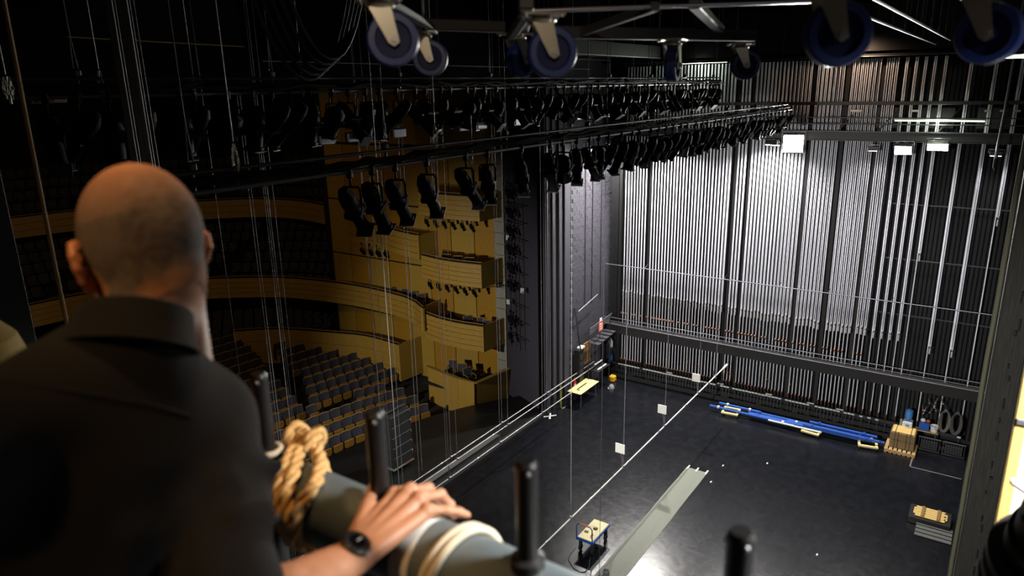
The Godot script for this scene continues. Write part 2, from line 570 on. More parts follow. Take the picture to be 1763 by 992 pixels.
func galleries():
	# middle gallery low on the counterweight wall
	var g := thing("middle_gallery", "black lock-rail gallery with a three-bar grey railing, low across the counterweight wall", "gallery", Vector3.ZERO)
	blk("deck", Vector3(30.92, 2.72, -7.6), Vector3(0.6, 0.26, 16.4), M.black_paint, g, 0.01)
	blk("fascia", Vector3(30.6, 2.72, -7.6), Vector3(0.05, 0.46, 16.4), M.black_paint, g, 0.008)
	rod("toe_edge", Vector3(30.57, 2.95, -15.8), Vector3(30.57, 2.95, 0.6), 0.018, M.dull_steel, g)
	railing(g, 30.58, 2.95, [3.12, 3.3], -15.7, 0.55, 1.25, M.dull_steel, 0.015)
	# loading gallery, on which the floods hang
	var l := thing("loading_gallery", "grey steel loading gallery high on the counterweight wall, above the bright floods", "gallery", Vector3.ZERO)
	blk("beam", Vector3(30.7, 12.43, -7.6), Vector3(0.1, 0.32, 16.4), M.gallery_paint, l, 0.01)
	blk("top_flange", Vector3(30.68, 12.6, -7.6), Vector3(0.2, 0.03, 16.4), M.grey_paint, l)
	blk("deck", Vector3(31.1, 12.5, -7.6), Vector3(0.7, 0.06, 16.4), M.black_metal, l)
	blk("lower_flange", Vector3(30.72, 12.25, -7.6), Vector3(0.2, 0.03, 16.4), M.black_metal, l)
	railing(l, 30.66, 12.6, [12.88, 13.12], -15.6, 0.55, 2.02, M.grey_paint, 0.02)
	blk("upper_beam", Vector3(30.72, 13.66, -7.6), Vector3(0.12, 0.13, 16.4), M.black_metal, l, 0.01)
	for k in 9:
		blk("panel", Vector3(31.3, 13.1, -14.9 + k * 1.8), Vector3(0.05, 0.75, 1.1), M.dark_grey if k % 2 == 0 else M.black_paint, l, 0.01)
	for z in [-5.1, -4.9, -3.0, -0.75, -0.3, 0.1, -9.4, -8.1]:
		blk("card", Vector3(30.64, 13.38, z), Vector3(0.02, 0.07, 0.2), M.card, l)
	for z in [-14.6, -12.2, -5.6, -4.2, -2.2]:
		rod("brace", Vector3(30.8, 12.6, z), Vector3(31.4, 13.6, z + 0.7), 0.03, M.black_metal, l)
	# the bridge that crosses overhead behind the casters
	var b := thing("overhead_bridge", "dark steel bridge crossing overhead behind the blue casters", "bridge", Vector3.ZERO)
	blk("girder", Vector3(26.4, 15.85, -13.0), Vector3(7.8, 0.5, 0.06), M.gallery_paint, b, 0.01)
	blk("edge", Vector3(26.4, 15.6, -13.0), Vector3(7.8, 0.03, 0.12), M.steel, b)
	blk("underside", Vector3(26.4, 15.7, -14.2), Vector3(7.8, 0.05, 2.4), M.dark_grey, b)
	for k in 5:
		rod("brace", Vector3(22.7 + k * 1.5, 15.66, -13.1), Vector3(23.8 + k * 1.5, 15.66, -15.2), 0.03, M.black_metal, b)
	blk("inner_edge", Vector3(26.4, 15.6, -15.4), Vector3(7.8, 0.05, 0.1), M.grey_paint, b)
	# upper gallery above the loading gallery
	var u := thing("upper_gallery", "dark upper gallery with black underside at the top of the counterweight wall", "gallery", Vector3.ZERO)
	blk("fascia", Vector3(30.5, 16.3, -6.0), Vector3(0.1, 1.9, 13.6), M.black_paint, u, 0.01)
	blk("deck", Vector3(31.0, 15.5, -7.6), Vector3(1.1, 0.1, 16.4), M.black_paint, u)
	blk("nosing", Vector3(30.44, 15.36, -6.0), Vector3(0.03, 0.025, 13.6), M.dull_steel, u)
	# control corner at the left end of the middle gallery
	var c := thing("corner_stair", "grey handrails and steps in the dark corner left of the counterweight wall", "stair", Vector3.ZERO)
	for k in 4:
		rod("rail", Vector3(28.3, 3.0 + k * 0.12, -15.3 + k * 0.03), Vector3(30.6, 3.15 + k * 0.12, -15.3 + k * 0.03), 0.018, M.dull_steel, c)
	for k in 5:
		blk("tread", Vector3(28.9 + k * 0.4, 2.45 + k * 0.04, -15.25), Vector3(0.34, 0.03, 0.6), M.grey_paint, c)
	for x in [28.3, 29.4, 30.5]:
		rod("post", Vector3(x, 0, -15.25), Vector3(x, 3.4, -15.25), 0.02, M.dark_grey, c)
	rod("rail", Vector3(27.7, 4.35, -15.5), Vector3(29.6, 4.7, -15.5), 0.025, M.steel, c)
	var cab := thing("control_rack", "tall black equipment rack with cables beside the proscenium wall", "rack", Vector3(28.0, 0, -15.62))
	blk("body", Vector3(0, 1.2, 0), Vector3(0.42, 2.3, 0.3), M.black_metal, cab, 0.02)
	for k in 5:
		blk("module", Vector3(0, 0.5 + k * 0.36, 0.16), Vector3(0.36, 0.26, 0.02), M.dark_grey, cab, 0.004)
	blk("top_lamp", Vector3(0.1, 2.42, 0.05), Vector3(0.4, 0.1, 0.25), M.white_paint, cab, 0.02)
	obj("cable", MB.new().tube([Vector3(-0.2, 2.3, 0.22), Vector3(-0.28, 2.9, 0.15), Vector3(-0.2, 3.6, 0.0), Vector3(-0.1, 4.4, -0.2)], 0.03, 6), M.black_satin, cab)
	var sg := thing("warning_sign", "small pink and white sign hung on the handrail in the corner", "sign", Vector3(29.2, 3.25, -15.1))
	blk("board", Vector3.ZERO, Vector3(0.4, 0.5, 0.02), M.sign_pink, sg)
	blk("header", Vector3(0, 0.32, 0), Vector3(0.2, 0.2, 0.02), M.white_paint, sg)
	for k in 3:
		blk("text_line", Vector3(0, 0.12 - k * 0.12, 0.012), Vector3(0.28, 0.05, 0.004), M.white_paint, sg)
	var tb := thing("tan_board", "tan board on a dark plinth against the proscenium wall under the handrails", "board", Vector3(28.95, 0, -15.72))
	blk("board", Vector3(0, 1.85, 0), Vector3(0.7, 1.1, 0.05), M.tan_board, tb, 0.01)
	blk("plinth", Vector3(0, 0.65, 0), Vector3(0.74, 1.3, 0.08), M.black_paint, tb, 0.01)

# ---------------------------------------------------------------- the auditorium
func house_shell():
	var fl := solid("floor_house", Vector3(-3, -1.4, -52), Vector3(34, -0.9, -16.4), M.carpet)
	# apron with a bowed front over the pit
	var poly := PackedVector2Array([Vector2(31.5, -16.2), Vector2(5.0, -16.2)])
	for k in 31:
		var a := lerpf(-0.62, 0.72, k / 30.0)
		poly.append(Vector2(16.0 + 17.6 * sin(a), -3.8 - 17.6 * cos(a)))
	struct("floor_apron", MB.new().prism(poly, 0.85, Transform3D(Basis(Vector3.RIGHT, Vector3(0, 0, 1), Vector3(0, -1, 0)), Vector3(0, -0.04, 0))), M.black_satin)
	# splayed grey return between the stage and the stone pilaster
	var rv := MB.new().prism(PackedVector2Array([Vector2(25.4, -15.92), Vector2(26.9, -19.05), Vector2(27.4, -19.05), Vector2(27.4, -15.92)]), 15.2, Transform3D(Basis(Vector3.RIGHT, Vector3(0, 0, 1), Vector3(0, 1, 0)), Vector3(0, -0.4, 0)))
	struct("wall_return", rv, M.reveal)
	struct("trim_1", MB.new().box(Vector3(25.42, 7.2, -15.95), Vector3(0.06, 14.8, 0.08), 0.01), M.grey_paint)
	var pil := solid("trim_2", Vector3(26.9, -0.4, -19.6), Vector3(27.3, 14.6, -19.05), M.stone)
	rng.seed = 31
	for k in 27:
		var g := rng.randf_range(0.9, 1.05)
		struct("stone_slab", MB.new().box(Vector3(26.86 + rng.randf_range(-0.004, 0.004), 0.05 + k * 0.54, -19.33), Vector3(0.1, 0.515, 0.56), 0.012), M.stone, pil)
	# side wall of tall wood panels behind the boxes
	var w := solid("wall_house", Vector3(27.35, -1.4, -32.2), Vector3(27.7, 16, -19.3), M.house_dark)
	for t in [[-0.9, 2.3], [2.4, 5.45], [5.5, 8.6], [8.65, 11.7], [11.8, 14.8]]:
		for k in 8:
			struct("wood_panel", MB.new().box(Vector3(27.32, (t[0] + t[1]) / 2, -20.45 - k * 1.5), Vector3(0.06, t[1] - t[0] - 0.03, 1.46), 0.008), M.wood_deep if k % 2 == 0 else M.wood_upright, w)
	solid("wall_rear", Vector3(-3, -1.4, -52.3), Vector3(34.4, 17, -52), M.house_dark)
	solid("wall_far", Vector3(34, -1.4, -52), Vector3(34.4, 17, -16.5), M.house_dark)
	solid("wall_near", Vector3(-3.4, -1.4, -52), Vector3(-3.0, 17, -16.6), M.house_dark)
	solid("ceiling_house", Vector3(-3.4, 17, -52.3), Vector3(34.4, 17.3, -16.5), M.black_paint)

func offset_path(path: Array, d: float) -> Array:
	var out := []
	for i in path.size():
		var a: Vector2 = path[maxi(i - 1, 0)]
		var b: Vector2 = path[mini(i + 1, path.size() - 1)]
		var t := (b - a).normalized()
		out.append(path[i] + Vector2(-t.y, t.x) * d)
	return out

func smooth_path(path: Array, n: int) -> Array:
	var c := Curve2D.new()
	for i in path.size():
		var t: Vector2 = (path[mini(i + 1, path.size() - 1)] - path[maxi(i - 1, 0)]) / 6.0
		c.add_point(path[i], -t, t)
	var out := []
	for k in n + 1:
		out.append(c.sample_baked(c.get_baked_length() * k / n, true))
	return out

# a wall that follows a path on plan, from y0 to y1, th thick
func ribbon(path: Array, y0: float, y1: float, th: float, off := 0.0) -> MB:
	var m := MB.new()
	var a := offset_path(path, off)
	var b := offset_path(path, off + th)
	for i in path.size() - 1:
		var p: Vector2 = a[i]
		var q: Vector2 = a[i + 1]
		var r: Vector2 = b[i]
		var s: Vector2 = b[i + 1]
		var o := Vector3((p - r).x, 0, (p - r).y)
		m.quad(Vector3(p.x, y0, p.y), Vector3(q.x, y0, q.y), Vector3(q.x, y1, q.y), Vector3(p.x, y1, p.y), o)
		m.quad(Vector3(r.x, y0, r.y), Vector3(s.x, y0, s.y), Vector3(s.x, y1, s.y), Vector3(r.x, y1, r.y), -o)
		m.quad(Vector3(p.x, y1, p.y), Vector3(q.x, y1, q.y), Vector3(s.x, y1, s.y), Vector3(r.x, y1, r.y), Vector3.UP)
		m.quad(Vector3(p.x, y0, p.y), Vector3(q.x, y0, q.y), Vector3(s.x, y0, s.y), Vector3(r.x, y0, r.y), Vector3.DOWN)
	for i in [0, path.size() - 1]:
		var p: Vector2 = a[i]
		var r: Vector2 = b[i]
		var t: Vector2 = (path[0] - path[1]) if i == 0 else (path[i] - path[i - 1])
		m.quad(Vector3(p.x, y0, p.y), Vector3(r.x, y0, r.y), Vector3(r.x, y1, r.y), Vector3(p.x, y1, p.y), Vector3(t.x, 0, t.y))
	return m

func v2(a: Array) -> Array:
	var out := []
	for p in a:
		out.append(Vector2(p[0], p[1]))
	return out

# a box or balcony: planked front along a path, side cheek towards the stage, rail and floor. The path runs away from the stage, the house on its right
func tier(label: String, called: String, front: Array, side: Array, y1: float, y0: float, planks: int, floor_to: float, wood: Material, n := 12):
	var o := thing(called, label, "balcony")
	var f := smooth_path(v2(front), n)
	var h := (y1 - y0) / planks
	for k in planks:
		obj("plank", ribbon(f, y0 + k * h + 0.012, y0 + (k + 1) * h - 0.012, 0.1, 0.012 * (k % 2)), wood, o)
	obj("backing", ribbon(f, y0 + 0.03, y1 - 0.03, 0.05, 0.06), M.wood_edge, o)
	obj("rail_cap", ribbon(f, y1, y1 + 0.05, 0.2, 0.0), M.black_paint, o)
	obj("rail", ribbon(f, y1 + 0.08, y1 + 0.11, 0.03, 0.05), M.wood_edge, o)
	if side.size() > 1:
		var s := v2(side)
		obj("cheek", ribbon(s, y0, y1 + 0.04, 0.09), M.wood_upright, o)
	# floor and the soffit under it
	var m := MB.new()
	var inner := offset_path(f, 0.1)
	for i in f.size() - 1:
		var p: Vector2 = inner[i]
		var q: Vector2 = inner[i + 1]
		var t := (q - p).normalized()
		var nn := Vector2(-t.y, t.x) * floor_to
		if floor_to == 0.0:
			continue
		for y in [y0 + 0.12, y0 + 0.3]:
			m.quad(Vector3(p.x, y, p.y), Vector3(q.x, y, q.y), Vector3(q.x + nn.x, y, q.y + nn.y), Vector3(p.x + nn.x, y, p.y + nn.y), Vector3.UP if y > y0 + 0.2 else Vector3.DOWN)
	obj("floor", m, M.house_dark, o)

func house_tiers():
	var nm := ["fifth", "fourth", "third", "second"]
	# boxes beside the stage, one above another
	var tops := [12.95, 9.8, 6.65, 3.62]
	var bots := [11.8, 8.66, 5.51, 2.33]
	var where := ["topmost, half hidden by the hanging lights", "with six small spotlights under it, below the topmost", "second from the bottom of the boxes nearest the stage, chairs with pale frames behind its rail", "directly above the floor-level box"]
	for k in 4:
		var lab: String = ["curved wooden box nearest the stage, topmost, half hidden by lights", "curved wooden box nearest the stage, third above the floor-level box", "curved wooden box nearest the stage, second above the floor-level box", "curved wooden box nearest the stage, directly above the floor-level box"][k]
		tier(lab, "box_balcony", [[25.29, -19.3], [25.12, -20.6], [25.15, -21.8], [25.42, -23.1]], [[26.86, -19.14], [25.29, -19.3]], tops[k], bots[k], 5, 1.75, M.wood)
	var d := thing("floor_box", "floor-level wooden box beside the apron with two small black vents in its end", "balcony")
	var base := [Vector2(26.86, -19.07), Vector2(24.62, -19.4), Vector2(24.64, -20.4), Vector2(24.82, -21.45), Vector2(25.0, -22.6)]
	var top := [Vector2(26.86, -19.0), Vector2(24.54, -19.3), Vector2(24.58, -20.35), Vector2(24.78, -21.42), Vector2(24.98, -22.6)]
	for i in 4:
		var m := MB.new()
		var a: Vector2 = base[i]
		var b: Vector2 = base[i + 1]
		var p: Vector2 = top[i]
		var q: Vector2 = top[i + 1]
		var t := Vector3((b - a).y, 0, -(b - a).x)
		m.quad(Vector3(a.x, -0.9, a.y), Vector3(b.x, -0.9, b.y), Vector3(q.x, 1.05, q.y), Vector3(p.x, 1.05, p.y), -t)
		var th := t.normalized() * 0.09
		m.quad(Vector3(a.x, -0.9, a.y) + th, Vector3(b.x, -0.9, b.y) + th, Vector3(q.x, 1.05, q.y) + th, Vector3(p.x, 1.05, p.y) + th, t)
		m.quad(Vector3(p.x, 1.05, p.y), Vector3(q.x, 1.05, q.y), Vector3(q.x, 1.05, q.y) + th, Vector3(p.x, 1.05, p.y) + th, Vector3.UP)
		obj("front_panel", m, M.wood, d)
	obj("rail_cap", ribbon(top, 1.05, 1.09, -0.22), M.wood_edge, d)
	blk("floor", Vector3(26.0, 0.2, -21.2), Vector3(2.6, 0.1, 3.2), M.house_dark, d)
	blk("vent", Vector3(25.0, 0.5, -19.27), Vector3(0.3, 0.32, 0.05), M.black_paint, d)
	blk("vent", Vector3(25.5, 0.53, -19.2), Vector3(0.3, 0.34, 0.05), M.black_paint, d)
	# second stack of boxes, further into the house
	tier("wooden side box with a deep front, upper box of the second stack from the stage", "side_box", [[26.0, -23.75], [26.35, -25.5], [26.95, -27.3], [27.25, -29.4], [27.3, -30.6]], [[27.35, -23.55], [26.0, -23.75]], 7.45, 6.2, 4, 1.2, M.wood)
	tier("long wooden balcony front curving from the second stack of boxes round the house", "curved_balcony", [[25.17, -23.0], [26.0, -24.5], [26.3, -26], [26.45, -28], [26.4, -29.6], [26.05, -32], [25.4, -34.3], [23.9, -36.7], [22.4, -38.4], [19, -40.5], [15.5, -41.2], [10, -40.3], [5, -37]], [[26.7, -23.1], [25.17, -23.0]], 3.97, 2.75, 4, 2.0, M.wood, 30)
	tier("low wooden parterre wall around the stalls, ending at a corner beside the floor-level box", "parterre_wall", [[25.69, -25.3], [25.8, -27.8], [25.3, -29.6], [24.3, -32.4], [23.4, -33.9], [22.3, -35]], [[27.5, -25.1], [25.69, -25.3]], 1.4, -0.7, 3, 2.2, M.wood, 16)
	tier("short wooden parterre wall end across the aisle, small and dim", "parterre_wall", [[21.0, -36.1], [20.0, -36.9]], [[21.6, -36.6], [21.0, -36.1]], 1.3, -0.6, 2, 1.0, M.wood, 2)
	tier("upper balcony front crossing the dark rear of the house", "rear_balcony", [[27.6, -30.4], [28.3, -31.6], [28.9, -34.2], [29.3, -37], [28.65, -40], [27.3, -41.6], [23, -45], [15.5, -47], [8, -45]], [], 7.8, 6.6, 3, 1.5, M.wood, 24)

# ---------------------------------------------------------------- lamps
func omni(at: Vector3, col: Color, energy: float, size: float, called := "lamp_light"):
	var l := OmniLight3D.new()
	l.name = numbered(called)
	l.position = at
	l.light_color = col
	l.light_energy = energy
	l.light_size = size
	l.omni_range = 80.0
	l.omni_attenuation = 2.0
	l.shadow_enabled = true
	add_child(l)

func spot(at: Vector3, to: Vector3, col: Color, energy: float, size: float, angle: float, called := "lamp_light"):
	var l := SpotLight3D.new()
	l.name = numbered(called)
	add_child(l)
	l.look_at_from_position(at, to, Vector3.UP if absf((to - at).normalized().y) < 0.98 else Vector3.RIGHT)
	l.light_color = col
	l.light_energy = energy
	l.light_size = size
	l.spot_range = 80.0
	l.spot_attenuation = 2.0
	l.spot_angle = angle
	l.spot_angle_attenuation = 0.7
	l.shadow_enabled = true

# a flood: black housing with fins, yoke and a bright face that looks along `to`
func flood(label: String, at: Vector3, to: Vector3, w: float, h: float, face: Material, energy: float, group := "", panels := 1, cone := 78.0):
	var o := thing("work_light", label, "work light", at, 0.0, group)
	var d := (to - at).normalized()
	var side := d.cross(Vector3.UP).normalized()
	var up := side.cross(d)
	var B := Basis(side, up, -d)
	obj("housing", MB.new().box(Vector3(0, 0, 0.09), Vector3(w + 0.06, h + 0.06, 0.16), 0.02), M.black_metal, o, Transform3D(B, Vector3.ZERO))
	for k in 5:
		obj("fin", MB.new().box(Vector3(lerpf(-w / 2, w / 2, k / 4.0), 0, 0.19), Vector3(0.012, h, 0.06)), M.black_metal, o, Transform3D(B, Vector3.ZERO))
	for k in panels:
		var ph := h / panels
		obj("lamp_face", MB.new().box(Vector3(0, -h / 2 + ph * (k + 0.5), 0.0), Vector3(w, ph - 0.025, 0.02), 0.004), face, o, Transform3D(B, Vector3.ZERO))
	obj("yoke", MB.new().tube([B * Vector3(-w / 2 - 0.06, 0, 0.1), B * Vector3(-w / 2 - 0.06, h * 0.5, 0.1) + Vector3(0, 0.12, 0), B * Vector3(w / 2 + 0.06, h * 0.5, 0.1) + Vector3(0, 0.12, 0), B * Vector3(w / 2 + 0.06, 0, 0.1)], 0.014, 6), M.steel, o)
	if at.x > 29.0:
		rod("hanger", B * Vector3(0, h * 0.5, 0.1) + Vector3(0, 0.1, 0), Vector3(30.66 - at.x, 12.28 - at.y, 0), 0.016, M.dull_steel, o)
	if energy > 0.0:
		spot(at + d * 0.04, to, Color(1.0, 0.985, 0.96), energy, 0.2, cone, "work_light_beam")

func helper_bulb(where: String, at: Vector3, to: Vector3, energy: float, cone: float, col: Color):  # lamps placed out of view, and one added within view
	var wl := thing("helper_lamp", "small round lamp " + where, "lamp", at)
	obj("bulb_lamp", MB.new().lathe([Vector2(0.001, -0.06), Vector2(0.05, -0.05), Vector2(0.07, 0), Vector2(0.06, 0.03), Vector2(0.001, 0.035)], Transform3D(), 14), M.warm_glow, wl)
	rod("stem", Vector3(0, 0.03, 0), Vector3(0, (17.0 if at.z < -20.0 else 24.0) - at.y, 0), 0.012, M.black_metal, wl)
	spot(at, to, col, energy, 0.07, cone, "helper_light")

func work_lamps():
	flood("work flood nearest the proscenium wall, bright twin-panel face", Vector3(30.35, 12.05, -12.9), Vector3(25.5, 3.0, -11.3), 0.42, 0.36, M.flood_glow, 230.0, "", 2)
	flood("glaring round-haloed work flood at the middle of the loading gallery", Vector3(30.35, 12.1, -7.15), Vector3(2.0, 13.0, -0.6), 0.75, 0.7, M.flood_glow, 260.0, "", 1, 40.0)
	flood("smaller bright work flood just left of the glaring one under the gallery", Vector3(30.35, 12.02, -7.95), Vector3(29.6, 2.0, -8.2), 0.5, 0.26, M.flood_glow, 110.0)
	flood("square twin-panel work flood, second from the right among the bright ones", Vector3(30.35, 11.95, -3.2), Vector3(18.0, 1.0, -3.0), 0.55, 0.42, M.flood_glow, 50.0, "", 2)
	flood("work flood in a steel yoke under the lit fluorescent batten", Vector3(30.35, 12.1, -2.1), Vector3(18.0, 1.0, -2.0), 0.65, 0.34, M.flood_glow, 50.0)
	flood("dim strip lamp under the gallery between the glaring flood and the square one", Vector3(30.35, 11.9, -4.22), Vector3(28.5, 1.0, -4.2), 0.3, 0.1, M.dim_glow, 5.0)
	flood("dim strip lamp at the right-hand end of the gallery", Vector3(30.35, 11.85, -0.3), Vector3(28.5, 1.0, -0.3), 0.34, 0.1, M.dim_glow, 5.0)
	flood("little strip lamp above the masonry wall, beside the black lantern cluster", Vector3(29.9, 11.9, -15.2), Vector3(29.7, 7.0, -15.9), 0.24, 0.1, M.dim_glow, 75.0)
	flood("dim strip lamp right of the twin-panel flood nearest the proscenium", Vector3(30.35, 11.9, -12.0), Vector3(28.6, 1.0, -12.0), 0.3, 0.1, M.dim_glow, 5.0)
	# fluorescent battens
	for t in [["lit fluorescent batten on the railing of the loading gallery", Vector3(30.55, 13.0, -2.2), 2.9, 1.6], ["lit fluorescent batten high under the upper gallery, behind the small casters", Vector3(30.6, 15.33, -11.25), 2.3, 1.6], ["bright fluorescent batten at the upper right behind the last caster", Vector3(20.0, 14.9, 0.15), 1.2, 1.0]]:
		var o := thing("fluorescent_batten", t[0], "light", t[1])
		blk("tray", Vector3(0, 0.07, 0), Vector3(0.1, 0.05, t[2]), M.white_paint, o, 0.01)
		for x in [-0.03, 0.03]:
			rod("tube_lamp", Vector3(x, 0.025, -t[2] / 2 + 0.04), Vector3(x, 0.025, t[2] / 2 - 0.04), 0.018, M.tube_glow, o)
		omni(t[1] + Vector3(-0.14, -0.06, 0), Color(0.95, 1.0, 0.9), t[3], 0.1, "fluorescent_light")
	# unseen lamps placed to light rail, man and house; the upper-gallery lamp is added
	flood("unseen cool lamp beside the photographer, placed to light the pipe rail and white board", Vector3(1.6, 14.95, 1.05), Vector3(1.65, 13.0, 0.1), 0.3, 0.2, M.dim_glow, 44.0, "", 1, 50.0)  # out of view, lights the rail and the white board
	flood("small unseen lamp under the near gallery, placed to light the steel column", Vector3(2.2, 12.0, -1.0), Vector3(6.0, 11.3, 0.15), 0.2, 0.14, M.dim_glow, 11.0, "", 1, 40.0)  # out of view, lights the near face of the column
	flood("unseen floodlight under the near gallery, placed to light the lower counterweight wall", Vector3(1.1, 12.1, -6.0), Vector3(31.0, 2.6, -7.0), 0.5, 0.3, M.dim_glow, 700.0, "", 1, 24.0)  # out of view, lights the lower ropes from across the stage
	for w in [["unseen over the pipe rail, placed to light rope, hand and crown", Vector3(1.0, 17.0, -1.1), Vector3(0.64, 13.8, -1.0), 5.6, 9.5, Color(1.0, 0.78, 0.52)], ["unseen left of the man, placed to light his neck and ear", Vector3(-1.0, 15.9, -0.65), Vector3(0.36, 14.15, -0.95), 2.6, 15.0, Color(1.0, 0.78, 0.52)], ["unseen behind the photographer, placed to light the hung casters", Vector3(-0.4, 15.5, 0.3), Vector3(1.6, 14.6, -1.6), 2.2, 23.0, Color(1.0, 0.9, 0.78)], ["added under the upper gallery to warm the counterweight lines", Vector3(29.7, 15.6, -5.0), Vector3(31.2, 14.2, -5.0), 4.5, 80.0, Color(1.0, 0.85, 0.7)], ["unseen under the auditorium ceiling, placed to light the rear balconies", Vector3(10.0, 16.3, -28.0), Vector3(16.0, 0.0, -36.0), 20.0, 75.0, Color(1.0, 0.84, 0.62)]]:  # four out of view; the upper-gallery one is added for warm light
		helper_bulb(w[0], w[1], w[2], w[3], w[4], w[5])
	flood("unseen lamp over the near side of the stalls, placed to light the boxes", Vector3(3.0, 9.5, -20.5), Vector3(25.5, 0.8, -20.0), 0.5, 0.4, M.dim_glow, 200.0, "", 1, 27.0)  # out of view, lights the wooden box fronts

# ---------------------------------------------------------------- the stalls
func seat_proto() -> Node3D:
	var o := Node3D.new()
	o.name = "theatre_seat_proto"
	tag(o, "grey theatre seat", "theatre seat")
	add_child(o)
	var back := MB.new()
	# curved upholstered back, facing +z
	var prof := []
	var n := 6
	for k in n + 1:
		var a := lerpf(-0.5, 0.5, float(k) / n)
		prof.append(Vector2(a * 0.53, -0.14 - 0.05 * (1.0 - 4.0 * a * a)))
	for k in n:
		var p: Vector2 = prof[k]
		var q: Vector2 = prof[k + 1]
		for f in [0.0, -0.06]:
			back.quad(Vector3(p.x, 0.4, p.y + f + 0.06), Vector3(q.x, 0.4, q.y + f + 0.06), Vector3(q.x, 0.93, q.y + f), Vector3(p.x, 0.93, p.y + f), Vector3(0, 0, 1.0 if f == 0.0 else -1.0))
	for s in [0, n]:
		var p: Vector2 = prof[s]
		back.quad(Vector3(p.x, 0.4, p.y + 0.06), Vector3(p.x, 0.4, p.y), Vector3(p.x, 0.93, p.y - 0.06), Vector3(p.x, 0.93, p.y), Vector3(p.x, 0, 0))
	obj("backrest", back, M.seat_cloth, o)
	var edge := []
	for k in n + 1:
		edge.append(Vector3(prof[k].x, 0.945 - 0.02 * absf(k - 3.0) / 3.0, prof[k].y - 0.03))
	obj("top_trim", MB.new().tube(edge, 0.024, 5), M.wood_edge, o)
	var pan := PackedVector2Array([Vector2(-0.23, 0.62), Vector2(-0.24, 0.36), Vector2(-0.17, 0.27), Vector2(0.17, 0.27), Vector2(0.24, 0.36), Vector2(0.23, 0.62)])
	obj("tipped_seat", MB.new().prism(pan, 0.07, Transform3D(Basis(Vector3.RIGHT, 0.12), Vector3(0, 0, -0.02))), M.seat_wood, o)
	for s in [-0.275, 0.275]:
		obj("standard", MB.new().box(Vector3(s, 0.31, -0.06), Vector3(0.035, 0.62, 0.3), 0.01), M.black_metal, o)
	return o

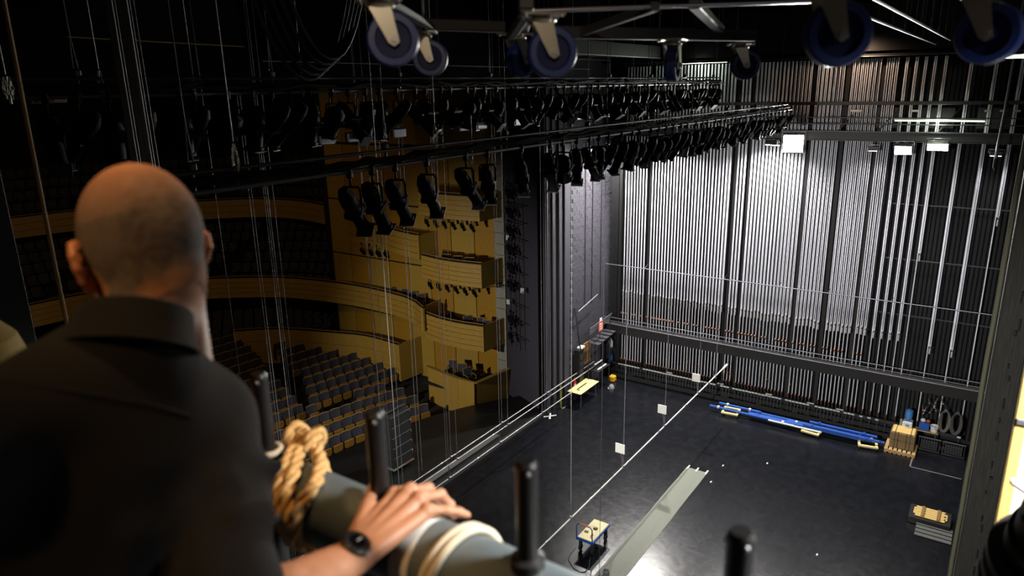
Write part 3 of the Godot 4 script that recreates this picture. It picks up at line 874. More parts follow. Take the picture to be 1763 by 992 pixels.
func house_seats():
	var p := seat_proto()
	var used := false
	var ctr := Vector2(16.0, -3.8)
	var rows := []
	for k in 4:
		var r := 18.6 + 1.08 * k
		var xs := []
		var hi: float = [22.85, 23.2, 23.45, 23.3][k]
		var th := asin((hi - ctr.x) / r)
		var cnt: int = [15, 16, 16, 4][k]
		for i in cnt:
			var a := th - i * 0.575 / r
			if k == 3 and i == 3:
				a = th - 6.4 * 0.575 / r
			var q := Vector2(ctr.x + r * sin(a), ctr.y - r * cos(a))
			xs.append([q, a])
		rows.append([xs, -0.88 + 0.05 * k, ordinal(k) + " row from the pit", "box end"])
	for k in 10:
		var xs := []
		var x := 25.35
		while x > 20.9 + 0.4 * k - 0.2:
			xs.append([Vector2(x, -26.25 - 0.98 * k + 0.16 * (x - 21.0)), 0.16])
			x -= 0.58
		rows.append([xs, -0.86 + 0.09 * k, ordinal(k) + " row behind the cross aisle", "parterre wall"])
	for k in 11:
		var xs := []
		var x := 19.55 + 0.33 * k
		for i in 6:
			xs.append([Vector2(x - i * 0.58, -25.9 - 0.98 * k + 0.12 * (x - i * 0.58 - 21.0)), 0.12])
		rows.append([xs, -0.86 + 0.09 * k, ordinal(k) + " row left of the sloping aisle", "aisle"])
	rng.seed = 51
	for r in rows:
		var j := 0
		for s in r[0]:
			var q: Vector2 = s[0]
			var lab := "grey tip-up seat, %s from the %s, %s" % [ordinal(j), r[3], r[2]]
			var at: Vector3 = Vector3(q.x, r[1], q.y)
			if not used:
				p.name = numbered("theatre_seat")
				p.position = at
				p.rotation.y = -s[1]
				tag(p, lab, "theatre seat", "theatre seats in the stalls")
				used = true
			else:
				var c := p.duplicate()
				c.name = numbered("theatre_seat")
				add_child(c)
				c.position = at
				c.rotation.y = -s[1]
				tag(c, lab, "theatre seat", "theatre seats in the stalls")
			j += 1
	# the seats of the dim balconies behind, past what one can count
	var one := MB.new()
	one.box(Vector3(0, 0.66, -0.12), Vector3(0.5, 0.5, 0.09), 0.03)
	one.box(Vector3(0, 0.45, 0.1), Vector3(0.48, 0.1, 0.42), 0.03)
	one.box(Vector3(0, 0.2, 0.0), Vector3(0.06, 0.42, 0.3))
	var dim: ArrayMesh = one.mesh()
	for t in [["curved balcony", [[26.4, -29.6], [26.05, -32], [25.4, -34.3], [23.9, -36.7], [22.4, -38.4], [19, -40.5], [15.5, -41.2], [10, -40.3]], 2.95, 6, 1.3, 0.46], ["parterre", [[25.1, -30.0], [24.3, -32.4], [23.4, -33.9], [22.3, -35], [20.5, -36.6]], 0.2, 5, 1.2, 0.3], ["rear balcony", [[28.9, -34.2], [29.3, -37], [28.65, -40], [27.3, -41.6], [23, -45], [15.5, -47], [8, -45]], 6.8, 5, 1.2, 0.6]]:
		var xf: Array[Transform3D] = []
		var base := smooth_path(v2(t[1]), 60)
		for k in t[3]:
			var line := offset_path(base, t[4] + k * 1.0)
			var c := Curve2D.new()
			for q in line:
				c.add_point(q)
			var l := c.get_baked_length()
			var d := 0.4
			while d < l - 0.3:
				var a := c.sample_baked(d)
				var b := c.sample_baked(d + 0.1)
				var tt := (b - a).normalized()
				var f := Vector2(tt.y, -tt.x)
				if fmod(d, 9.5) > 1.2:
					xf.append(Transform3D(Basis(Vector3.UP, atan2(f.x, f.y)), Vector3(a.x, t[2] + k * t[5], a.y)))
				d += 0.6
		var mm := MultiMesh.new()
		mm.transform_format = MultiMesh.TRANSFORM_3D
		mm.mesh = dim
		mm.instance_count = xf.size()
		for i in xf.size():
			mm.set_instance_transform(i, xf[i])
		var mi := MultiMeshInstance3D.new()
		mi.multimesh = mm
		mi.material_override = M.seat_cloth
		mi.name = numbered("balcony_seats")
		add_child(mi)
		tag(mi, "dim rows of grey seats rising behind the %s front" % t[0], "seats")
		stuff(mi)
		# the steps they stand on
		var st := thing("seating_steps", "dark stepped floor under the seat rows of the %s" % t[0], "steps")
		for k in t[3]:
			obj("step", ribbon(offset_path(base, t[4] - 0.45 + k * 1.0), t[2] + k * t[5] - 0.5, t[2] + k * t[5], 1.0), M.carpet, st)

func chair_proto() -> Node3D:
	var o := Node3D.new()
	o.name = "box_chair_proto"
	add_child(o)
	for x in [-0.23, 0.23]:
		obj("leg", MB.new().tube([Vector3(x, 0, -0.26), Vector3(x, 0.45, -0.2), Vector3(x, 0.95, -0.27)], 0.02, 6), M.wood_edge, o)
		obj("leg", MB.new().tube([Vector3(x, 0, 0.22), Vector3(x, 0.62, 0.2)], 0.02, 6), M.wood_edge, o)
		obj("armrest", MB.new().tube([Vector3(x, 0.64, 0.22), Vector3(x, 0.66, 0.0), Vector3(x, 0.64, -0.22)], 0.022, 6), M.wood_edge, o)
	obj("seat", MB.new().box(Vector3(0, 0.45, 0), Vector3(0.46, 0.07, 0.46), 0.02), M.seat_cloth, o)
	obj("backrest", MB.new().box(Vector3(0, 0.73, -0.235), Vector3(0.42, 0.42, 0.045), 0.015, Basis(Vector3.RIGHT, -0.1)), M.seat_cloth, o)
	obj("top_rail", MB.new().box(Vector3(0, 0.95, -0.265), Vector3(0.48, 0.04, 0.03), 0.008), M.wood_edge, o)
	return o

func box_chairs():
	var p := chair_proto()
	var list := [
		[Vector3(25.9, 2.75, -20.6), 1.9, "pale-framed chair left of the gap in the box above the floor-level box"],
		[Vector3(25.9, 2.75, -19.95), 0.6, "pale-framed chair second from the stage end in the box above the floor-level box"],
		[Vector3(25.75, 2.75, -19.55), 0.3, "pale-framed chair nearest the stage end in the box above the floor-level box"],
		[Vector3(25.85, 5.72, -21.9), 1.0, "dark-backed chair furthest from the stage in the second box above the floor-level box"],
		[Vector3(25.85, 5.72, -21.2), 0.9, "dark-backed chair in the middle of three, second box above the floor-level box"],
		[Vector3(25.85, 5.72, -20.5), 0.8, "dark-backed chair nearest the stage in the second box above the floor-level box"],
		[Vector3(25.7, 0.25, -21.7), 0.8, "dark-backed chair at the left in the floor-level box"],
		[Vector3(25.55, 0.25, -21.0), 0.8, "dark-backed chair in the middle of the floor-level box"],
		[Vector3(25.4, 0.25, -20.3), 2.4, "chair turned away at the stage end of the floor-level box"],
		[Vector3(26.7, 3.1, -24.5), 1.0, "first chair from the stage behind the curved balcony front, among bunched chairs"],
		[Vector3(26.85, 3.1, -25.2), 1.0, "second chair from the stage behind the curved balcony front, among bunched chairs"],
		[Vector3(27.0, 3.1, -25.9), 1.0, "third chair from the stage behind the curved balcony front, among bunched chairs"],
		[Vector3(27.05, 3.1, -26.7), 1.0, "fourth chair from the stage behind the curved balcony front, among bunched chairs"],
		[Vector3(27.0, 6.5, -25.6), 1.0, "first chair from the stage behind the upper side box front"],
		[Vector3(27.15, 6.5, -26.5), 1.0, "second chair from the stage behind the upper side box front"],
		[Vector3(27.3, 6.5, -27.6), 1.0, "third chair from the stage behind the upper side box front"],
		[Vector3(26.6, -0.2, -26.4), 1.2, "pale chair back at the corner behind the parterre wall"],
		[Vector3(26.5, -0.2, -27.3), 1.2, "second pale chair back behind the parterre wall corner"]]
	for i in list.size():
		var c: Node3D = p if i == 0 else p.duplicate()
		c.name = numbered("box_chair")
		if i > 0:
			add_child(c)
		c.position = list[i][0]
		c.rotation.y = -PI / 2 + list[i][1] * 0.5
		tag(c, list[i][2], "chair", "loose chairs in the boxes")

# ---------------------------------------------------------------- counterweight sets
func line_sets():
	var z: Array[float] = []
	for g in [[-14.9, 8], [-13.53, 14], [-11.43, 11], [-9.59, 3], [-9.01, 15], [-6.62, 7], [-5.36, 7], [-4.18, 3]]:
		for k in g[1]:
			z.append(g[0] + k * 0.15)
	z.append_array([-3.56, -3.25, -2.95, -2.65, -2.31, -1.51, -0.76, 0.0])
	var block := MB.new().box(Vector3(0, 0, 0), Vector3(0.08, 0.1, 0.05), 0.015).box(Vector3(0.0, -0.2, 0), Vector3(0.06, 0.14, 0.045), 0.015).lathe([Vector2(0.001, -0.34), Vector2(0.03, -0.32), Vector2(0.03, -0.1), Vector2(0.001, -0.08)], Transform3D(), 8).mesh()
	var lock := MB.new().box(Vector3.ZERO, Vector3(0.1, 0.2, 0.07), 0.01).mesh()
	var handle := MB.new().tube([Vector3(0, 0, 0), Vector3(-0.1, 0.06, 0.01), Vector3(-0.2, 0.15, 0.02)], 0.02, 6, [0.016, 0.02, 0.028]).mesh()
	var ring := MB.new().tube([Vector3(0, 0.05, 0), Vector3(0, 0, 0.04), Vector3(0, -0.05, 0), Vector3(0, 0, -0.04)], 0.016, 5, [], true).mesh()
	rng.seed = 61
	var n := z.size()
	for i in n:
		var far := i >= n - 8
		var lab := "counterweight line set, %s from the left along the wall" % ordinal(i)
		if i >= n - 6:
			lab = "widely spaced counterweight line set, %s from the right end of the wall" % ordinal(n - 1 - i)
		var o := thing("line_set", lab, "rigging line", Vector3(31.25, 0, z[i]), 0.0, "counterweight line sets along the wall")
		var yb := 4.62 + rng.randf_range(-0.05, 0.05)
		if i == n - 4:
			yb = 8.0
		elif i == n - 2 or i == n - 3:
			yb = 4.3
		elif i > n - 2:
			yb = 9.6
		var top := 15.3
		var j := rng.randf_range(-0.006, 0.006)
		rod("hand_line", Vector3(-0.04, 0.75, j), Vector3(-0.04, top, j), 0.018, M.hand_line, o)
		rod("arbor_rod", Vector3(-0.2, yb, 0.09), Vector3(-0.2, top, 0.09), 0.019, M.arbor_rod, o)
		if far:
			rod("arbor_rod", Vector3(-0.2, yb, 0.035), Vector3(-0.2, top, 0.035), 0.019, M.arbor_rod, o)
		obj("arbor_block", block, M.arbor_end, o, Transform3D(Basis(), Vector3(-0.22, yb, 0.08)))
		obj("rope_lock", lock, M.black_metal, o, Transform3D(Basis(), Vector3(-0.04, 0.84, 0)))
		obj("lock_handle", handle, M.brown_handle if rng.randf() < 0.6 else M.orange, o, Transform3D(Basis(), Vector3(-0.08, 0.9, 0)))
		if rng.randf() < 0.8 and not far:
			obj("upper_handle", handle, M.brown_handle if rng.randf() < 0.7 else M.orange, o, Transform3D(Basis(), Vector3(-0.08, 3.36, 0)))
		if rng.randf() < 0.12:
			obj("tie_ring", ring, M.yellow if rng.randf() < 0.3 else M.orange, o, Transform3D(Basis(), Vector3(-0.06, 1.25 + rng.randf() * 0.25, 0.02)))
		rod("tension_rod", Vector3(-0.02, 0.1, 0.0), Vector3(-0.02, 0.72, 0.0), 0.013, M.dull_steel, o)
	# lock rail with its cards
	var r := thing("lock_rail", "long black lock rail with white line cards along the foot of the counterweight wall", "rail", Vector3.ZERO)
	blk("beam", Vector3(31.02, 0.72, -7.6), Vector3(0.12, 0.14, 15.4), M.black_metal, r, 0.01)
	blk("back_beam", Vector3(31.4, 0.2, -7.6), Vector3(0.16, 0.2, 15.4), M.black_metal, r, 0.01)
	blk("toe_board", Vector3(30.9, 0.12, -7.6), Vector3(0.04, 0.22, 15.4), M.black_paint, r)
	rng.seed = 62
	for i in n:
		if z[i] > -2.7 and z[i] < -1.6:
			continue
		blk("line_card", Vector3(30.955, 0.735 + rng.randf_range(-0.006, 0.006), z[i]), Vector3(0.006, 0.062, 0.125), M.card, r)
	for zz in [-12.2, -9.65, -7.4, -5.6, -4.4]:
		blk("notice", Vector3(30.97, 0.83, zz), Vector3(0.08, 0.03, 0.3), M.card, r)
	rng.seed = 63
	for k in 26:
		blk("weight_brick", Vector3(31.15, 0.1, -15.0 + k * 0.55 + rng.randf_range(-0.1, 0.1)), Vector3(0.16, rng.randf_range(0.05, 0.16), rng.randf_range(0.16, 0.36)), M.dull_steel if rng.randf() < 0.5 else M.dark_grey, r, 0.01)

# ---------------------------------------------------------------- battens
func trim(at: Vector3, top: float, label: String, group: String, r := 0.008, m: Material = null, spread := 0.07):
	var o := thing("lift_line", label, "cable", at, 0.0, group)
	rod("cable", Vector3(0, 0.5, 0), Vector3(0, top - at.y, 0), r, M.wire if m == null else m, o)
	for s in [-1, 1]:
		rod("trim_chain", Vector3(s * spread, 0.03, 0), Vector3(0, 0.5, 0), 0.009 if spread > 0.05 else 0.006, M.steel if spread > 0.05 else M.dark_wire, o)
	obj("shackle", MB.new().box(Vector3(0, 0.02, 0), Vector3(0.09, 0.09, 0.09), 0.02), M.steel if spread > 0.05 else M.black_metal, o)

func battens():
	var list := [
		["batten", "white pipe batten flown low over the middle of the stage, hung with small white cards", Vector3(13.2, 2.0, -9.28), 30.2, 0.026, M.white_paint],
		["batten", "pipe batten flown at the proscenium line, furthest downstage of three", Vector3(9.5, 1.2, -15.6), 29.5, 0.024, M.wire],
		["batten", "pipe batten flown at the proscenium line, middle one of three", Vector3(9.5, 1.2, -15.3), 29.0, 0.024, M.wire],
		["batten", "pipe batten flown low, nearest the camera of the three by the proscenium", Vector3(9.5, 1.2, -14.7), 25.8, 0.024, M.wire]]
	var lifts := [[29.0, 26.85, 23.3, 19.75, 16.2], [25.0, 21.5, 18.2, 14.8, 11.4], [24.85, 21.5, 18.2, 14.8, 11.4], [23.2, 20.1, 17.0, 13.9, 10.8]]
	for i in 4:
		var b: Array = list[i]
		var p: Vector3 = b[2]
		var o := thing(b[0], b[1], "batten", p)
		rod("pipe", Vector3.ZERO, Vector3(b[3] - p.x, 0, 0), b[4], b[5], o)
		for k in 6:
			var x: float = (b[3] - p.x) * (k + 0.6) / 6.4
			obj("pipe_coupler", MB.new().tube([Vector3(x - 0.06, 0, 0), Vector3(x + 0.06, 0, 0)], b[4] * 1.5, 8), M.steel, o)
		if i == 0:
			obj("end_cap", MB.new().tube([Vector3(b[3] - p.x - 0.1, 0, 0), Vector3(b[3] - p.x + 0.5, 0, 0)], 0.05, 8), M.white_paint, o)
		for k in lifts[i].size():
			var w: String = ["low white batten over the stage", "furthest downstage proscenium batten", "middle proscenium batten", "upstage proscenium batten"][i]
			trim(Vector3(lifts[i][k], p.y, p.z), 24.0, "steel lift line of the %s, %s from its far end" % [w, ordinal(k)], "lift lines", 0.0065)
	for k in 3:
		var x: float = [26.85, 23.3, 19.75][k]
		var s := thing("hanging_card", "small white card tied above the low batten, %s from its far end" % ordinal(k), "card", Vector3(x - 0.12, 2.55, -9.35))
		blk("card", Vector3(0, 0.18, 0), Vector3(0.03, 0.34, 0.34), M.white_paint, s)
		rod("tie", Vector3(0.06, 0.0, 0), Vector3(0.12, -0.5, 0.06), 0.012, M.coil_grey, s)
	# a flat black strip lying at the proscenium line
	tag(blk("floor_plank", Vector3(19.0, 0.02, -16.55), Vector3(6.8, 0.05, 0.32), M.grey_rubber, self, 0.01), "long flat grey plank lying on the dark floor along the proscenium line", "plank")
	# other wires that cross the picture
	var wires := [[11.6, -16.6], [11.9, -16.9], [12.5, -17.2], [17.2, -17.2], [17.9, -17.0], [18.4, -17.3], [19.2, -16.7]]
	for k in wires.size():
		var w: Array = wires[k]
		var o := thing("house_wire", "fine steel wire dropping through the proscenium opening, %s from the left" % ordinal(k), "cable", Vector3(w[0], 0.0, w[1]), 0.0, "wires through the opening")
		rod("cable", Vector3(0, 0.0, 0), Vector3(0, 14.5, 0), 0.007, M.wire, o)
		rod("ferrule", Vector3(0, 0.35, 0), Vector3(0, 0.5, 0), 0.018, M.steel, o)
	for w in [[8.1, -8.2, 0.0, "lone bright lift line hanging before the boxes", 0.008], [14.05, -7.2, 0.0, "lone lift line crossing the lower middle of the stage", 0.007], [7.35, -11.5, 0.0, "lone lift line left of the spotlights", 0.008]]:
		var o := thing("lift_line", w[3], "cable", Vector3(w[0], w[2], w[1]))
		rod("cable", Vector3(0, 0.03, 0), Vector3(0, 24, 0), w[4], M.dark_wire, o)
		obj("bottom_hook", MB.new().box(Vector3(0, 0.06, 0), Vector3(0.05, 0.12, 0.05), 0.01), M.steel, o)

# ---------------------------------------------------------------- spotlights
func spot_proto(tilt: float, long: float, wide: float, shutter := true) -> Node3D:
	var o := Node3D.new()
	o.name = "spotlight_proto"
	add_child(o)
	obj("clamp", MB.new().box(Vector3(0, 0.02, 0), Vector3(0.07, 0.13, 0.08), 0.015).tube([Vector3(0, -0.04, 0), Vector3(0, -0.16, 0)], 0.015, 6), M.lantern_black, o)
	var y0 := -0.4
	obj("yoke", MB.new().tube([Vector3(-wide * 1.15, y0, 0), Vector3(-wide * 1.15, -0.2, 0), Vector3(-wide * 0.9, -0.15, 0), Vector3(wide * 0.9, -0.15, 0), Vector3(wide * 1.15, -0.2, 0), Vector3(wide * 1.15, y0, 0)], 0.016, 6), M.lantern_black, o)
	var B := Basis(Vector3.RIGHT, tilt) * Basis(Vector3(1, 0, 0), Vector3(0, -1, 0), Vector3(0, 0, -1))      # local y points where the beam goes
	var T := Transform3D(B, Vector3(0, y0, 0))
	obj("lamp_body", MB.new().lathe([Vector2(0.001, -long * 0.42), Vector2(wide * 0.55, -long * 0.4), Vector2(wide * 0.95, -long * 0.26), Vector2(wide, -long * 0.1), Vector2(wide * 0.98, long * 0.08), Vector2(wide * 0.8, long * 0.1)], T, 12), M.lantern_black, o)
	obj("shutter_box", MB.new().box(B * Vector3(0, long * 0.1, 0) + Vector3(0, y0, 0), Vector3(wide * 2.1, long * 0.09, wide * 2.1), 0.012, B), M.lantern_black, o)
	obj("lens_tube", MB.new().lathe([Vector2(wide * 0.8, long * 0.1), Vector2(wide * 0.78, long * 0.5), Vector2(wide * 0.92, long * 0.51), Vector2(wide * 0.92, long * 0.58), Vector2(wide * 0.75, long * 0.58), Vector2(wide * 0.7, long * 0.5), Vector2(0.001, long * 0.48)], T, 12), M.lantern_black, o)
	if shutter:
		obj("colour_frame", MB.new().box(B * Vector3(0, long * 0.59, 0) + Vector3(0, y0, 0), Vector3(wide * 2.0, 0.015, wide * 2.0), 0.004, B), M.black_metal, o)
	return o

func electrics():
	var protos := [spot_proto(0.55, 0.76, 0.112), spot_proto(0.8, 0.86, 0.108), spot_proto(0.2, 0.62, 0.14), spot_proto(0.45, 0.5, 0.16, false)]
	var used := {}
	rng.seed = 71
	var rows := [
		["upper lighting batten", Vector3(3.4, 14.5, -9.0), 27.0, 60, 0.12],
		["lower lighting batten", Vector3(3.2, 13.55, -6.6), 27.4, 50, 0.9]]
	for r in rows:
		var a: Vector3 = r[1]
		var o := thing("lighting_batten", "long pipe crowded with black spotlights, the %s" % r[0], "batten", a)
		rod("pipe", Vector3.ZERO, Vector3(r[2] - a.x, 0, 0), 0.026, M.batten_steel, o)
		rod("upper_pipe", Vector3(0, 0.2, 0.0), Vector3(r[2] - a.x - 0.6, 0.2, 0), 0.022, M.black_metal, o)
		# cables strapped along it
		for k in 4:
			var pts := []
			var x := 0.0
			while x < r[2] - a.x - 0.4:
				pts.append(Vector3(x, 0.1 + rng.randf_range(-0.05, 0.05), 0.04 + rng.randf_range(-0.05, 0.06)))
				x += 0.45
			obj("feed_cable", MB.new().tube(pts, 0.02 + 0.006 * k, 6), M.cable_black, o)
		for k in 9:
			var xx := 0.8 + k * 2.7
			if xx > r[2] - a.x:
				continue
			rod("batten_strap", Vector3(xx, 0, 0), Vector3(xx, 0.24, 0), 0.018, M.black_metal, o)
			trim(Vector3(a.x + xx, a.y + 0.24, a.z), 24.0, "thin lift line of the %s, %s from its near end" % [r[0], ordinal(k)], "lift lines of the lighting battens", 0.006, M.dark_wire, 0.03)
		for k in r[3]:
			var x: float = lerpf(a.x + 0.2, r[2] - 0.5, (k + 0.5) / r[3]) + rng.randf_range(-0.1, 0.1)
			var which: int = rng.randi() % 4
			if a.y < 14 and k < 16:
				which = 1 if k % 3 != 0 else 0
			if a.y < 14 and (x < 5.9 or k in [9, 12, 14]):
				continue
			var turn := rng.randf_range(-0.5, 0.5) + (PI if rng.randf() < 0.3 else 0.0)
			if a.y < 14:
				turn = PI * 1.62 + rng.randf_range(-0.3, 0.3) if k < 20 else rng.randf_range(-1, 1)
			var lab := "black spotlight on the %s, %s from its near end" % [r[0], ordinal(k)]
			var at := Vector3(x, a.y - 0.04, a.z)
			if not used.has(which):
				used[which] = true
				var p: Node3D = protos[which]
				p.name = numbered("spotlight")
				p.position = at
				p.rotation.y = turn
				tag(p, lab, "spotlight", "spotlights on the %s" % r[0])
			else:
				var c := copy(protos[which], at, turn, lab, "spotlights on the %s" % r[0])
				c.name = numbered("spotlight")
				c.set_meta("category", "spotlight")
	# bright bits of paper and metal seen between the lanterns
	for k in 8:
		var x: float = [8.0, 8.6, 9.1, 9.7, 11.6, 12.2, 13.6, 16.4][k]
		var pl := thing("slung_plate", "pale metal plate slung below the upper lighting batten, %s from its near end" % ordinal(k), "metal plate", Vector3(x, 13.75, -9.2))
		obj("plate", MB.new().box(Vector3.ZERO, Vector3(0.34, 0.16, 0.1), 0.02), M.steel, pl)
		rod("hanger", Vector3(0, 0.05, 0), Vector3(0, 0.74, 0.19), 0.012, M.black_metal, pl)
	# little spotlights in rows under the boxes
	var small := spot_proto(0.5, 0.42, 0.09, false)
	small.scale = Vector3.ONE
	var first := true
	for row in [[8.73, -19.9, "third box above the floor-level one", 6, 0.55, 25.45], [5.58, -19.9, "second box above the floor-level one", 6, 0.55, 25.45], [6.27, -27.2, "upper side box", 4, 0.6, 27.05]]:
		for k in row[3]:
			var at: Vector3 = Vector3(row[5], row[0], row[1] - k * row[4])
			var lab := "small black spotlight under the %s, %s from the stage" % [row[2], ordinal(k)]
			if first:
				first = false
				small.name = numbered("box_spotlight")
				small.position = at
				small.rotation.y = -2.2
				tag(small, lab, "spotlight", "spotlights under the boxes")
			else:
				var c := copy(small, at, -2.2 + 0.1 * k, lab, "spotlights under the boxes")
				c.name = numbered("box_spotlight")
				c.set_meta("category", "spotlight")

func boom_lights():
	# the ladder of spotlights on the grey return
	var o := thing("boom_ladder", "black pipe ladder fixed to the grey return beside the boxes", "ladder", Vector3(25.95, 0, -17.85))
	var dir := Vector3(0.43, 0, -0.9)
	for s in [-0.35, 0.45]:
		rod("upright", Vector3(0, 2.6, 0) + dir * s, Vector3(0, 11.5, 0) + dir * s, 0.025, M.black_metal, o)
	for k in 11:
		rod("rung", Vector3(0, 3.2 + k * 0.78, 0) + dir * -0.75, Vector3(0, 3.2 + k * 0.78, 0) + dir * 0.75, 0.022, M.black_metal, o)
	rod("boom_arm", Vector3(0, 5.75, 0) + dir * 0.2, Vector3(-0.6, 5.4, -1.9), 0.03, M.black_metal, o)
	var p := spot_proto(0.75, 0.5, 0.1, false)
	var i := 0
	for k in 9:
		for s in [0.12, 0.42]:
			if k == 0 and s < 0.2 or k == 2:
				continue
			var at: Vector3 = o.position + Vector3(-0.12, 3.5 + k * 0.86, 0) + dir * s
			var lab := "black spotlight on the boom ladder, %s from the bottom in the %s column" % [ordinal(k), "stage-side" if s < 0.2 else "house-side"]
			var c: Node3D = p
			if i == 0:
				p.name = numbered("boom_spotlight")
				p.position = at
				p.rotation.y = 2.6
			else:
				c = copy(p, at, 2.6 + 0.15 * sin(i * 2.1), lab)
				c.name = numbered("boom_spotlight")
			tag(c, lab, "spotlight", "spotlights on the boom ladder")
			i += 1
	for t in [[Vector3(25.7, 5.6, -17.3), "right"], [Vector3(26.2, 7.85, -18.4), "upper left"], [Vector3(26.2, 4.75, -18.45), "lower left"]]:
		tag(blk("reflector_panel", t[0], Vector3(0.05, 0.24, 0.2), M.card, self, 0.01), "small white card clipped at the %s of the boom ladder" % t[1], "card")

# ---------------------------------------------------------------- on the stage
func stage_things():
	# strip of grey dance floor with three tape tabs
	var o := thing("floor_runner", "long grey-green floor strip on the black stage, white tape tabs at its far end", "runner", Vector3(19.0, 0.004, -8.22))
	var strip := MB.new()
	rng.seed = 81
	var wob := []
	for k in 23:
		wob.append(rng.randf_range(-0.012, 0.012))
	for k in 22:
		var xa := -6.0 + k * 0.5107
		var xb := xa + 0.5107
		var za: float = wob[k]
		var zb: float = wob[k + 1]
		strip.quad(Vector3(xa, 0.004, -0.43 + za), Vector3(xb, 0.004, -0.43 + zb), Vector3(xb, 0.004, 0.4 + zb), Vector3(xa, 0.004, 0.4 + za), Vector3.UP)
		strip.quad(Vector3(xa, 0.004, 0.4 + za), Vector3(xb, 0.004, 0.4 + zb), Vector3(xb, 0.0, 0.4 + zb), Vector3(xa, 0.0, 0.4 + za), Vector3(0, 0, 1))
		strip.quad(Vector3(xa, 0.004, -0.43 + za), Vector3(xb, 0.004, -0.43 + zb), Vector3(xb, 0.0, -0.43 + zb), Vector3(xa, 0.0, -0.43 + za), Vector3(0, 0, -1))
	obj("sheet", strip, M.marley, o)
	for z in [-0.38, -0.02, 0.36]:
		blk("tape_tab", Vector3(5.26, 0.008, z), Vector3(0.3, 0.004, 0.06), M.white_paint, o)
	# platform cart
	var c := thing("platform_cart", "blue platform cart with pale deck and orange-gripped handle, beside the grey strip", "cart", Vector3(17.88, 0, -9.4))
	blk("deck_frame", Vector3(0, 0.5, 0), Vector3(1.2, 0.09, 0.6), M.blue_paint, c, 0.015)
	blk("deck", Vector3(0, 0.55, 0), Vector3(1.14, 0.025, 0.54), M.cream_top, c, 0.006)
	obj("push_handle", MB.new().tube([Vector3(-0.6, 0.46, -0.28), Vector3(-0.62, 1.02, -0.28), Vector3(-0.63, 1.1, -0.2), Vector3(-0.63, 1.1, 0.2), Vector3(-0.62, 1.02, 0.28), Vector3(-0.6, 0.46, 0.28)], 0.02, 8), M.blue_paint, c)
	obj("grip", MB.new().tube([Vector3(-0.63, 1.1, -0.2), Vector3(-0.63, 1.1, 0.2)], 0.026, 8), M.orange, c)
	for x in [-0.45, 0.45]:
		for z in [-0.22, 0.22]:
			obj("caster", MB.new().lathe([Vector2(0.001, -0.03), Vector2(0.1, -0.03), Vector2(0.11, 0), Vector2(0.1, 0.03), Vector2(0.001, 0.03)], Transform3D(Basis(Vector3.RIGHT, PI / 2), Vector3(x, 0.11, z)), 14), M.rubber, c)
			blk("caster_fork", Vector3(x, 0.3, z), Vector3(0.08, 0.32, 0.1), M.dark_grey, c, 0.01)
	for b in [[Vector3(0.1, 0.585, 0.03), Vector3(0.13, 0.05, 0.13), "black_satin", "small black tape roll on the deck of the blue cart"], [Vector3(-0.32, 0.6, 0.12), Vector3(0.12, 0.09, 0.06), "yellow", "yellow pouch on the near end of the blue cart"], [Vector3(-0.2, 0.575, -0.15), Vector3(0.1, 0.03, 0.14), "coil_grey", "grey cloth scrap on the blue cart under its handle"]]:
		tag(blk("cart_item", c.position + b[0], b[1], M[b[2]], self, 0.02), b[3], "tool")
	tag(obj("extension_lead", MB.new().tube([Vector3(17.4, 0.012, -9.8), Vector3(17.1, 0.012, -9.8), Vector3(16.75, 0.012, -9.68), Vector3(16.5, 0.012, -9.35), Vector3(16.45, 0.012, -9.1), Vector3(16.55, 0.012, -8.97), Vector3(16.8, 0.012, -8.97), Vector3(17.1, 0.012, -9.12), Vector3(17.4, 0.012, -9.22)], 0.015, 6), M.black_satin), "black cord looped on the stage floor at the near end of the blue cart", "cord")
	# folding table
	var t := thing("folding_table", "cream folding table with thin dark legs beside the proscenium wall", "table", Vector3(27.45, 0, -15.07))
	blk("tabletop", Vector3(0, 0.745, 0), Vector3(1.8, 0.035, 0.73), M.cream_top, t, 0.01)
	for x in [-0.75, 0.75]:
		for z in [-0.28, 0.28]:
			rod("leg", Vector3(x, 0, z), Vector3(x * 0.93, 0.73, z), 0.014, M.dull_steel, t)
	blk("apron", Vector3(0, 0.7, 0), Vector3(1.5, 0.05, 0.5), M.dark_grey, t)
	tag(blk("black_bar", Vector3(27.35, 0.775, -15.1), Vector3(0.9, 0.03, 0.05), M.black_satin, self), "slim black bar lying along the cream folding table", "bar")
	tag(obj("tape_roll", MB.new().tube([Vector3(26.85, 0.785, -15.0), Vector3(26.85 + 0.07, 0.785, -14.93), Vector3(26.92 + 0.07, 0.785, -15.0), Vector3(26.92, 0.785, -15.07)], 0.025, 6, [], true), M.black_satin), "black tape roll at the near end of the cream folding table", "tape roll")
	# red extinguisher
	var x := thing("fire_extinguisher", "red fire extinguisher standing behind the cream folding table", "extinguisher", Vector3(27.4, 0, -15.55))
	obj("cylinder", MB.new().lathe([Vector2(0.001, 0.35), Vector2(0.1, 0.36), Vector2(0.11, 0.4), Vector2(0.11, 0.92), Vector2(0.07, 1.0), Vector2(0.03, 1.03), Vector2(0.001, 1.03)], Transform3D(), 16), M.red, x)
	blk("valve", Vector3(0, 1.08, 0), Vector3(0.06, 0.1, 0.06), M.black_metal, x, 0.01)
	obj("hose", MB.new().tube([Vector3(0, 1.1, 0.03), Vector3(0.1, 1.1, 0.1), Vector3(0.13, 0.85, 0.12), Vector3(0.12, 0.6, 0.11)], 0.015, 6), M.rubber, x)
	blk("label", Vector3(-0.06, 0.72, 0.098), Vector3(0.1, 0.2, 0.01), M.white_paint, x)
	blk("stand", Vector3(0, 0.175, 0), Vector3(0.24, 0.35, 0.24), M.black_metal, x, 0.01)
	var pl := thing("marker_pole", "thin yellow-green pole standing at the downstage corner of the masonry wall", "pole", Vector3(26.2, 0, -15.55))
